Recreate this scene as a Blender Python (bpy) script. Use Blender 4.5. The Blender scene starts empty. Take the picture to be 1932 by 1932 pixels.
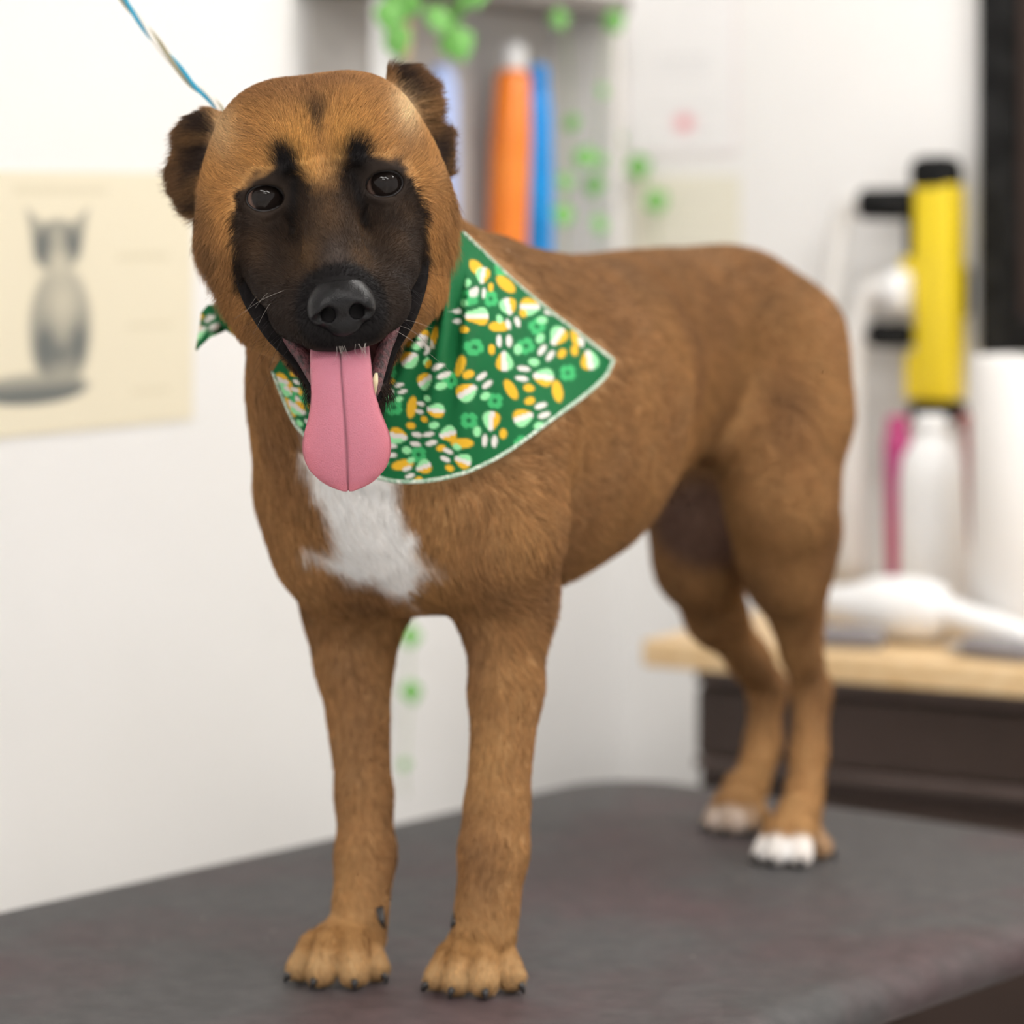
import bpy, bmesh, math, random
import numpy as np
from mathutils import Vector, Matrix

random.seed(7)
rng = np.random.default_rng(7)
SC = bpy.context.scene
COL = SC.collection

# ------------------------------------------------------------------ camera, world, lamps, exposure
T = 0.72                 # height of the grooming table top above the floor
FPX, HZ = 6000.0, 380.0  # focal length in pixels of a 1932 px frame, horizon row
CH = 0.596               # camera height above the table top

def at(px, py, d):
    """the point seen at pixel (px, py) at a depth of d metres from the camera"""
    return np.array([(px - 966.0) * d / FPX, d, T + CH - (py - HZ) * d / FPX])

cam_d = bpy.data.cameras.new('camera')
cam = bpy.data.objects.new('camera', cam_d)
COL.objects.link(cam)
SC.camera = cam
cam.location = (0, 0, T + CH)
cam.rotation_euler = (math.pi / 2, 0, 0)
cam_d.sensor_width = 36
cam_d.lens = FPX / 1932 * 36
cam_d.shift_y = -(966 - HZ) / 1932
cam_d.clip_start = 0.05
cam_d.dof.use_dof = True
cam_d.dof.focus_distance = 2.18
cam_d.dof.aperture_fstop = 3.3

world = bpy.data.worlds.new('world')
SC.world = world
world.use_nodes = True
world.node_tree.nodes['Background'].inputs[0].default_value = (1.0, 0.985, 0.965, 1)
world.node_tree.nodes['Background'].inputs[1].default_value = 1.0

SC.view_settings.view_transform = 'Standard'
SC.view_settings.look = 'None'
SC.view_settings.gamma = 1
SC.view_settings.use_curve_mapping = False
SC.view_settings.exposure = 0.10
SC.cycles.max_bounces = 4
SC.cycles.diffuse_bounces = 3
SC.cycles.glossy_bounces = 2
SC.cycles.transmission_bounces = 3
SC.cycles.use_adaptive_sampling = True
SC.cycles.adaptive_threshold = 0.06
SC.cycles.adaptive_min_samples = 12
SC.cycles.caustics_reflective = False
SC.cycles.caustics_refractive = False
LAMP = 16.0               # strength of the ceiling panels

# ------------------------------------------------------------------ helpers
def tag(o, label=None, cat=None, group=None, kind=None):
    if label: o['label'] = label
    if cat: o['category'] = cat
    if group: o['group'] = group
    if kind: o['kind'] = kind
    return o

def link(o, parent=None):
    COL.objects.link(o)
    if parent is not None:
        o.parent = parent
        o.matrix_parent_inverse = parent.matrix_basis.inverted()
    return o

def empty(name, loc=(0, 0, 0)):
    o = bpy.data.objects.new(name, None)
    o.location = loc
    o.empty_display_size = 0.05
    return link(o)

def shade(me, smooth=True):
    if smooth and len(me.polygons):
        me.polygons.foreach_set('use_smooth', np.ones(len(me.polygons), bool))

def mesh_obj(name, verts, faces, mat, parent=None, smooth=True):
    me = bpy.data.meshes.new(name)
    me.from_pydata([tuple(map(float, v)) for v in verts], [], [tuple(int(i) for i in f) for f in faces])
    me.update()
    shade(me, smooth)
    me.materials.append(mat)
    return link(bpy.data.objects.new(name, me), parent)

def bm_obj(name, bm, mat, parent=None, smooth=False):
    me = bpy.data.meshes.new(name)
    bmesh.ops.recalc_face_normals(bm, faces=bm.faces)
    bm.to_mesh(me)
    bm.free()
    shade(me, smooth)
    me.materials.append(mat)
    return link(bpy.data.objects.new(name, me), parent)

def frame(ax, az):
    """3x3 with columns x, y, z from an x direction and a z direction"""
    x = np.array(ax, float); x /= np.linalg.norm(x)
    z = np.array(az, float); z -= x * (z @ x); z /= np.linalg.norm(z)
    return np.column_stack([x, np.cross(z, x), z])

def box_bm(size, centre, R=None, bevel=0.0, seg=2):
    bm = bmesh.new()
    bmesh.ops.create_cube(bm, size=1)
    bmesh.ops.scale(bm, vec=size, verts=bm.verts)
    if bevel:
        bmesh.ops.bevel(bm, geom=list(bm.edges), offset=bevel, segments=seg, affect='EDGES', profile=0.5)
    M = Matrix.Identity(4)
    if R is not None:
        M = Matrix([list(R[0]) + [0], list(R[1]) + [0], list(R[2]) + [0], [0, 0, 0, 1]])
    M = Matrix.Translation(Vector(centre)) @ M
    bmesh.ops.transform(bm, matrix=M, verts=bm.verts)
    return bm

def lathe(prof, n=28, axis=None, origin=(0, 0, 0)):
    """prof: (radius, height) pairs from bottom to top, closed at both ends"""
    R = np.eye(3) if axis is None else frame(np.cross(axis, (0.31, 0.87, 0.12)), axis)
    V, F = [], []
    for r, h in prof:
        for k in range(n):
            a = 2 * math.pi * k / n
            V.append(np.array(origin) + R @ np.array([r * math.cos(a), r * math.sin(a), h]))
    for i in range(len(prof) - 1):
        for k in range(n):
            k2 = (k + 1) % n
            F.append((i * n + k, i * n + k2, (i + 1) * n + k2, (i + 1) * n + k))
    F.append(tuple(range(n - 1, -1, -1)))
    F.append(tuple((len(prof) - 1) * n + k for k in range(n)))
    return V, F

def catmull(P, per=8):
    P = np.array(P, float)
    Q = np.vstack([2 * P[0] - P[1], P, 2 * P[-1] - P[-2]])
    out = []
    for i in range(1, len(Q) - 2):
        for s in np.arange(per) / per:
            a, b, c, d = Q[i - 1], Q[i], Q[i + 1], Q[i + 2]
            out.append(0.5 * (2 * b + (c - a) * s + (2 * a - 5 * b + 4 * c - d) * s * s + (3 * b - a - 3 * c + d) * s ** 3))
    out.append(Q[-2])
    return np.array(out)

def tube(P, rad, n=10, closed=False):
    P = np.array(P, float)
    N = len(P)
    rad = np.broadcast_to(np.array(rad, float), (N,))
    Tn = np.roll(P, -1, 0) - np.roll(P, 1, 0)
    if not closed:
        Tn[0] = P[1] - P[0]; Tn[-1] = P[-1] - P[-2]
    Tn /= np.linalg.norm(Tn, axis=1)[:, None] + 1e-12
    up = np.array([0.123, 0.345, 0.93]); up -= Tn[0] * (up @ Tn[0]); up /= np.linalg.norm(up)
    V, F = [], []
    for i in range(N):
        up = up - Tn[i] * (up @ Tn[i]); up /= np.linalg.norm(up)
        b = np.cross(Tn[i], up)
        for k in range(n):
            a = 2 * math.pi * k / n
            V.append(P[i] + rad[i] * (math.cos(a) * up + math.sin(a) * b))
    M = N if closed else N - 1
    for i in range(M):
        for k in range(n):
            k2 = (k + 1) % n; j = (i + 1) % N
            F.append((i * n + k, i * n + k2, j * n + k2, j * n + k))
    if not closed:
        F.append(tuple(range(n - 1, -1, -1)))
        F.append(tuple((N - 1) * n + k for k in range(n)))
    return V, F

def inpoly(x, y, poly):
    poly = np.array(poly, float)
    c = np.zeros(np.shape(x), bool)
    j = len(poly) - 1
    for i in range(len(poly)):
        xi, yi = poly[i]; xj, yj = poly[j]
        m = ((yi > y) != (yj > y)) & (x < (xj - xi) * (y - yi) / (yj - yi + 1e-12) + xi)
        c ^= m
        j = i
    return c

def polydist(x, y, poly):
    """signed distance to a polygon, negative inside"""
    poly = np.array(poly, float)
    d = np.full(np.shape(x), 1e9)
    for i in range(len(poly)):
        a, b = poly[i], poly[(i + 1) % len(poly)]
        e = b - a
        h = np.clip(((x - a[0]) * e[0] + (y - a[1]) * e[1]) / (e @ e + 1e-12), 0, 1)
        d = np.minimum(d, (x - a[0] - e[0] * h) ** 2 + (y - a[1] - e[1] * h) ** 2)
    d = np.sqrt(d)
    return np.where(inpoly(x, y, poly), -d, d)

_wav = {}
def wob(p, freq, seed=0, n=10):
    """smooth pseudo noise in about -1..1 from a few random plane waves"""
    key = (seed, n)
    if key not in _wav:
        g = np.random.default_rng(100 + seed)
        k = g.normal(size=(n, 3)); k /= np.linalg.norm(k, axis=1)[:, None]
        _wav[key] = (k * g.uniform(0.5, 1.6, (n, 1)), g.uniform(0, 6.28, n))
    k, ph = _wav[key]
    s = np.zeros(len(p))
    for i in range(n):
        s += np.sin(p @ (k[i] * freq) + ph[i])
    return s / math.sqrt(n)

def sstep(a, b, x):
    t = np.clip((x - a) / (b - a), 0, 1)
    return t * t * (3 - 2 * t)

# ------------------------------------------------------------------ materials
def mat(name, col, rough=0.5, spec=0.4, noise=None, bump=None, metal=0.0, trans=0.0, sss=0.0, emit=None, coat=0.0):
    """noise = (scale, other colour, contrast low, contrast high); bump = (scale, strength)"""
    m = bpy.data.materials.new(name)
    m.use_nodes = True
    nt = m.node_tree; N = nt.nodes; L = nt.links
    b = N['Principled BSDF']
    b.inputs['Base Color'].default_value = (*col, 1)
    b.inputs['Roughness'].default_value = rough
    b.inputs['Specular IOR Level'].default_value = spec
    b.inputs['Metallic'].default_value = metal
    b.inputs['Transmission Weight'].default_value = trans
    b.inputs['Coat Weight'].default_value = coat
    if sss:
        b.inputs['Subsurface Weight'].default_value = sss
        b.inputs['Subsurface Radius'].default_value = (0.012, 0.004, 0.003)
        b.inputs['Subsurface Scale'].default_value = 0.5
    tc = N.new('ShaderNodeTexCoord')
    if noise:
        nz = N.new('ShaderNodeTexNoise'); nz.inputs['Scale'].default_value = noise[0]; nz.inputs['Detail'].default_value = 6
        L.new(tc.outputs['Object'], nz.inputs['Vector'])
        cr = N.new('ShaderNodeValToRGB')
        cr.color_ramp.elements[0].position = noise[2]; cr.color_ramp.elements[0].color = (*col, 1)
        cr.color_ramp.elements[1].position = noise[3]; cr.color_ramp.elements[1].color = (*noise[1], 1)
        L.new(nz.outputs['Fac'], cr.inputs['Fac']); L.new(cr.outputs['Color'], b.inputs['Base Color'])
    if bump:
        nz2 = N.new('ShaderNodeTexNoise'); nz2.inputs['Scale'].default_value = bump[0]; nz2.inputs['Detail'].default_value = 4
        L.new(tc.outputs['Object'], nz2.inputs['Vector'])
        bp = N.new('ShaderNodeBump'); bp.inputs['Strength'].default_value = bump[1]; bp.inputs['Distance'].default_value = 0.002
        L.new(nz2.outputs['Fac'], bp.inputs['Height']); L.new(bp.outputs['Normal'], b.inputs['Normal'])
    if emit:
        b.inputs['Emission Color'].default_value = (*emit[0], 1)
        b.inputs['Emission Strength'].default_value = emit[1]
    return m

def tint_mat(name, rough=0.6, spec=0.3, bump=None, sss=0.0, sheen=0.0):
    """base colour from the 'tint' attribute stored on the geometry"""
    m = mat(name, (0.5, 0.5, 0.5), rough, spec, bump=bump, sss=sss)
    N = m.node_tree.nodes
    a = N.new('ShaderNodeAttribute'); a.attribute_name = 'tint'
    m.node_tree.links.new(a.outputs['Color'], N['Principled BSDF'].inputs['Base Color'])
    N['Principled BSDF'].inputs['Sheen Weight'].default_value = sheen
    return m

def set_tint(me, rgb):
    a = me.attributes.new('tint', 'FLOAT_COLOR', 'POINT')
    c = np.ones((len(me.vertices), 4), np.float32); c[:, :3] = rgb
    a.data.foreach_set('color', c.ravel())

M_wall = mat('wall_paint', (0.87, 0.86, 0.845), 0.7, 0.25, noise=(3.0, (0.89, 0.88, 0.87), 0.35, 0.7), bump=(60, 0.08))
M_floor = mat('pale_vinyl_floor', (0.62, 0.59, 0.55), 0.5, 0.4, noise=(7, (0.56, 0.53, 0.49), 0.4, 0.7))
M_ceil = mat('ceiling_paint', (0.8, 0.79, 0.77), 0.8, 0.2, noise=(30, (0.76, 0.75, 0.73), 0.4, 0.7))
M_white = mat('white_plastic', (0.85, 0.85, 0.85), 0.35, 0.5, noise=(20, (0.82, 0.82, 0.83), 0.4, 0.7))
M_cream = mat('cream_board', (0.74, 0.72, 0.68), 0.6, 0.3, noise=(9, (0.78, 0.76, 0.72), 0.4, 0.7))
M_shelf = mat('shaded_shelf_board', (0.20, 0.18, 0.165), 0.6, 0.3, noise=(14, (0.26, 0.235, 0.215), 0.4, 0.7))  # upper board: shadow of its underside put into the colour
M_back = mat('shaded_back_board', (0.52, 0.50, 0.48), 0.7, 0.2, noise=(9, (0.56, 0.54, 0.52), 0.4, 0.7))  # back panel: shadow inside the shelf painted in as grey
M_dark = mat('dark_brown_laminate', (0.036, 0.022, 0.017), 0.45, 0.35, noise=(5, (0.05, 0.031, 0.025), 0.4, 0.7))
M_brown = mat('brown_trim', (0.085, 0.058, 0.05), 0.4, 0.5, noise=(9, (0.11, 0.078, 0.07), 0.4, 0.7))
M_black = mat('black_plastic', (0.008, 0.008, 0.008), 0.6, 0.12, noise=(30, (0.02, 0.02, 0.02), 0.4, 0.7))
M_yellow = mat('yellow_plastic', (0.80, 0.60, 0.012), 0.4, 0.5, noise=(18, (0.76, 0.57, 0.02), 0.4, 0.7))
M_orange = mat('orange_plastic', (0.90, 0.22, 0.015), 0.35, 0.5, noise=(10, (0.95, 0.27, 0.03), 0.4, 0.7))
M_blue = mat('blue_plastic', (0.0, 0.30, 0.85), 0.35, 0.5, noise=(10, (0.0, 0.34, 0.9), 0.4, 0.7))
M_lav = mat('lavender_plastic', (0.42, 0.52, 0.85), 0.4, 0.5, noise=(10, (0.46, 0.56, 0.88), 0.4, 0.7))
M_mag = mat('magenta_plastic', (0.50, 0.02, 0.12), 0.35, 0.5, noise=(10, (0.42, 0.05, 0.2), 0.4, 0.7))
M_redbrown = mat('red_brown_plastic', (0.30, 0.07, 0.07), 0.4, 0.5, noise=(10, (0.34, 0.09, 0.08), 0.4, 0.7))
M_grey = mat('grey_plastic', (0.22, 0.21, 0.23), 0.45, 0.4, noise=(14, (0.28, 0.27, 0.28), 0.4, 0.7))
M_hose = mat('clear_pale_hose', (0.74, 0.72, 0.69), 0.3, 0.5, noise=(10, (0.78, 0.76, 0.74), 0.4, 0.7))
M_paper = mat('white_paper', (0.86, 0.85, 0.84), 0.8, 0.2, noise=(12, (0.84, 0.83, 0.82), 0.4, 0.7))
M_towel = mat('paper_towel', (0.86, 0.84, 0.82), 0.9, 0.1, bump=(180, 0.5))
M_leaf = mat('leaf_green', (0.13, 0.38, 0.07), 0.5, 0.4, noise=(60, (0.20, 0.48, 0.12), 0.35, 0.7))
M_stem = mat('vine_stem', (0.22, 0.33, 0.10), 0.6, 0.3, noise=(40, (0.3, 0.4, 0.15), 0.4, 0.7))
M_tan = mat('tan_twig', (0.55, 0.42, 0.24), 0.7, 0.2, noise=(40, (0.6, 0.48, 0.3), 0.4, 0.7))
M_metal = mat('brushed_steel', (0.55, 0.55, 0.56), 0.35, 0.5, metal=1.0, noise=(30, (0.5, 0.5, 0.52), 0.4, 0.7))
M_claw = mat('black_claw', (0.016, 0.014, 0.014), 0.3, 0.5, noise=(200, (0.05, 0.045, 0.045), 0.5, 0.8))
M_tooth = mat('ivory_tooth', (0.78, 0.66, 0.42), 0.25, 0.5, noise=(300, (0.7, 0.55, 0.33), 0.5, 0.8))
M_lamp = mat('lamp_diffuser', (0.9, 0.9, 0.9), 0.5, 0.3, emit=((1.0, 0.97, 0.93), LAMP), noise=(5, (0.88, 0.88, 0.88), 0.4, 0.7))

def wood_mat():
    m = mat('pale_wood', (0.72, 0.50, 0.27), 0.4, 0.4)
    N = m.node_tree.nodes; L = m.node_tree.links
    tc = N.new('ShaderNodeTexCoord'); mp = N.new('ShaderNodeMapping'); mp.inputs['Scale'].default_value = (2, 26, 26)
    nz = N.new('ShaderNodeTexNoise'); nz.inputs['Scale'].default_value = 2.5; nz.inputs['Detail'].default_value = 7
    cr = N.new('ShaderNodeValToRGB')
    cr.color_ramp.elements[0].position = 0.3; cr.color_ramp.elements[0].color = (0.66, 0.43, 0.20, 1)
    cr.color_ramp.elements[1].position = 0.7; cr.color_ramp.elements[1].color = (0.80, 0.60, 0.36, 1)
    L.new(tc.outputs['Object'], mp.inputs['Vector']); L.new(mp.outputs['Vector'], nz.inputs['Vector'])
    L.new(nz.outputs['Fac'], cr.inputs['Fac']); L.new(cr.outputs['Color'], N['Principled BSDF'].inputs['Base Color'])
    return m
M_wood = wood_mat()

def rubber_mat():
    """dark grey rubber top, worn reddish in patches, with pale specks of lint"""
    m = mat('grey_rubber', (0.06, 0.058, 0.058), 0.55, 0.35, bump=(900, 0.35))
    N = m.node_tree.nodes; L = m.node_tree.links
    tc = N.new('ShaderNodeTexCoord')
    n1 = N.new('ShaderNodeTexNoise'); n1.inputs['Scale'].default_value = 3.3; n1.inputs['Detail'].default_value = 5; n1.inputs['Roughness'].default_value = 0.6
    r1 = N.new('ShaderNodeValToRGB')
    r1.color_ramp.elements[0].position = 0.44; r1.color_ramp.elements[0].color = (0.066, 0.064, 0.065, 1)
    r1.color_ramp.elements[1].position = 0.60; r1.color_ramp.elements[1].color = (0.073, 0.049, 0.052, 1)
    n2 = N.new('ShaderNodeTexNoise'); n2.inputs['Scale'].default_value = 55; n2.inputs['Detail'].default_value = 6
    r2 = N.new('ShaderNodeValToRGB')
    r2.color_ramp.elements[0].position = 0.35; r2.color_ramp.elements[0].color = (0.80, 0.80, 0.80, 1)
    r2.color_ramp.elements[1].position = 0.68; r2.color_ramp.elements[1].color = (1.15, 1.13, 1.13, 1)
    mx = N.new('ShaderNodeMix'); mx.data_type = 'RGBA'; mx.blend_type = 'MULTIPLY'; mx.inputs[0].default_value = 1
    vo = N.new('ShaderNodeTexVoronoi'); vo.inputs['Scale'].default_value = 34
    lt = N.new('ShaderNodeMath'); lt.operation = 'LESS_THAN'; lt.inputs[1].default_value = 0.055
    n3 = N.new('ShaderNodeTexNoise'); n3.inputs['Scale'].default_value = 21
    gt = N.new('ShaderNodeMath'); gt.operation = 'GREATER_THAN'; gt.inputs[1].default_value = 0.54
    mul = N.new('ShaderNodeMath'); mul.operation = 'MULTIPLY'
    mx2 = N.new('ShaderNodeMix'); mx2.data_type = 'RGBA'; mx2.inputs[7].default_value = (0.42, 0.37, 0.36, 1)
    for n in (n1, n2, vo, n3): L.new(tc.outputs['Object'], n.inputs['Vector'])
    L.new(n1.outputs['Fac'], r1.inputs['Fac']); L.new(n2.outputs['Fac'], r2.inputs['Fac'])
    L.new(r1.outputs['Color'], mx.inputs[6]); L.new(r2.outputs['Color'], mx.inputs[7])
    L.new(vo.outputs['Distance'], lt.inputs[0]); L.new(n3.outputs['Fac'], gt.inputs[0])
    L.new(lt.outputs[0], mul.inputs[0]); L.new(gt.outputs[0], mul.inputs[1])
    L.new(mul.outputs[0], mx2.inputs[0]); L.new(mx.outputs[2], mx2.inputs[6])
    L.new(mx2.outputs[2], N['Principled BSDF'].inputs['Base Color'])
    return m
M_rubber = rubber_mat()

# ------------------------------------------------------------------ the room
DL = np.array([0.515, 0.857])     # along the left wall, away from the camera
DB = np.array([0.857, -0.515])    # along the back wall, to the right
W0 = np.array([-0.499, 3.1])
KC = W0 + 1.25 * DL               # the corner of the two walls

def wl(t, off, z):
    p = W0 + t * DL + off * DB
    return np.array([p[0], p[1], z])

def wb(s, off, z):
    p = KC + s * DB - off * DL
    return np.array([p[0], p[1], z])

def hit(base, dr, px):
    """parameter along base + t*dr where it is seen in column px"""
    k = (px - 966) / FPX
    return (k * base[1] - base[0]) / (dr[0] - k * dr[1])

def left_at(px, py, off=0.0):
    t = hit(W0 + off * DB, DL, px)
    d = (W0 + off * DB + t * DL)[1]
    return wl(t, off, T + CH - (py - HZ) * d / FPX), t

def back_at(px, py, off=0.0):
    s = hit(KC - off * DL, DB, px)
    d = (KC - off * DL + s * DB)[1]
    return wb(s, off, T + CH - (py - HZ) * d / FPX), s

RL_ = frame((DL[0], DL[1], 0), (0, 0, 1))    # x along the left wall, y away from the room
RB_ = frame((DB[0], DB[1], 0), (0, 0, 1))    # x along the back wall, y into the wall
HROOM = 2.6

def slab(name, size, centre, R, m, parent=None, bevel=0.0, kind='structure'):
    o = bm_obj(name, box_bm(size, centre, R, bevel), m, parent)
    if kind: o['kind'] = kind
    return o

slab('wall_left', (5.6, 0.12, HROOM), wl(1.25 + 0.12 - 2.8, -0.06, HROOM / 2), RL_, M_wall)
slab('wall_back', (4.0, 0.12, HROOM), wb(2.0, -0.06, HROOM / 2), RB_, M_wall)
fc = KC - 2.0 * DL + 2.0 * DB
slab('floor', (4.2, 5.8, 0.06), (fc[0], fc[1], -0.03), RB_, M_floor)
slab('ceiling', (4.2, 5.8, 0.06), (fc[0], fc[1], HROOM + 0.03), RB_, M_ceil)
slab('baseboard_left', (5.4, 0.012, 0.10), wl(1.25 - 2.7, 0.006, 0.05), RL_, M_dark, bevel=0.003)
slab('baseboard_back', (3.9, 0.012, 0.10), wb(2.0, 0.006, 0.05), RB_, M_dark, bevel=0.003)

def ceiling_lamp(pos, label, L=1.2, Wd=0.34):
    e = empty('ceiling_light', (pos[0], pos[1], HROOM))
    tag(e, label, 'light', 'ceiling light panels')
    z = HROOM
    bm = bmesh.new()
    for sx, sy, cx, cy in ((L + 0.05, 0.025, 0, Wd / 2 + 0.0125), (L + 0.05, 0.025, 0, -Wd / 2 - 0.0125),
                           (0.025, Wd, L / 2 + 0.0125, 0), (0.025, Wd, -L / 2 - 0.0125, 0)):
        c = RB_ @ np.array([cx, cy, 0])
        b2 = box_bm((sx, sy, 0.05), (pos[0] + c[0], pos[1] + c[1], z - 0.025), RB_)
        me = bpy.data.meshes.new('t'); b2.to_mesh(me); b2.free(); bm.from_mesh(me); bpy.data.meshes.remove(me)
    bm_obj('frame', bm, M_white, e)
    slab('diffuser', (L, Wd, 0.012), (pos[0], pos[1], z - 0.036), RB_, M_lamp, e, kind=None)

ceiling_lamp((-0.40, 0.55), 'white ceiling light panel above and left of the camera')
ceiling_lamp((0.75, 0.30), 'white ceiling light panel above and right of the camera')
ceiling_lamp((0.85, 2.95), 'added ceiling light panel above the desk for the back wall')  # unseen panel, added to brighten the back wall
ceiling_lamp((0.10, -0.55), 'added fill light panel behind the camera')  # unseen panel, added as front fill on the dog
ceiling_lamp((1.35, 1.75), 'white ceiling light panel above the right side of the room')

# ------------------------------------------------------------------ grooming table
TA, TB = np.array([0.643, 0.766]), np.array([0.766, -0.643])
TC = np.array([0.1077, 3.339])    # its far corner
def table():
    L, Wd, rc, th = 1.55, 0.72, 0.10, 0.042
    e = empty('grooming_table', (*(TC - TA * L / 2 + TB * Wd / 2), 0))
    tag(e, 'grooming table with a dark grey rubber top and rounded corners under the dog', 'table')
    # rounded rectangle swept with a bullnose profile
    out = []
    cs = [(-rc, rc, -90), (-rc, Wd - rc, 0), (-L + rc, Wd - rc, 90), (-L + rc, rc, 180)]
    for cx, cy, a0 in cs:
        for k in range(13):
            a = math.radians(a0 + 90 * k / 12)
            out.append((cx, cy, math.cos(a), math.sin(a)))
    rb = th / 2; rh = 0.028
    V, F = [], []
    rings = [(rc - rh - 0.004, 0.0), (rc - rh - 0.002, 0.0)]
    for k in range(9):
        a = math.pi / 2 - math.pi * k / 8
        rings.append((rc - rh + rh * math.cos(a), -rb + rb * math.sin(a)))
    n = len(out)
    for rr, z in rings:
        for cx, cy, ca, sa in out:
            p = TC + TA * (cx + ca * rr) + TB * (cy + sa * rr)
            V.append((p[0], p[1], T + z))
    for i in range(len(rings) - 1):
        for k in range(n):
            k2 = (k + 1) % n
            F.append((i * n + k, i * n + k2, (i + 1) * n + k2, (i + 1) * n + k))
    F.append(tuple(range(n)))
    F.append(tuple((len(rings) - 1) * n + k for k in range(n - 1, -1, -1)))
    o = mesh_obj('table_top', V, F, M_rubber, e)
    for p in o.data.polygons:
        if len(p.vertices) > 4: p.use_smooth = False
    R = frame((*TA, 0), (0, 0, 1))
    c = TC - TA * L / 2 + TB * Wd / 2
    bm_obj('apron', box_bm((L - 0.5, Wd - 0.3, 0.04), (c[0], c[1], T - th - 0.02), R, 0.004), M_black, e)
    for sx in (-1, 1):
        for sy in (-1, 1):
            p = c + TA * sx * (L / 2 - 0.42) + TB * sy * (Wd / 2 - 0.20)
            V, F = lathe([(0.019, 0.0), (0.022, 0.004), (0.022, 0.02), (0.016, 0.024), (0.016, T - th - 0.03)], 16, None, (p[0], p[1], 0))
            mesh_obj('leg', V, F, M_metal, e)
table()

# ------------------------------------------------------------------ signed distance modelling
def smin(a, b, k):
    h = np.maximum(k - np.abs(a - b), 0) / k
    return np.minimum(a, b) - h * h * k * 0.25

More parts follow.
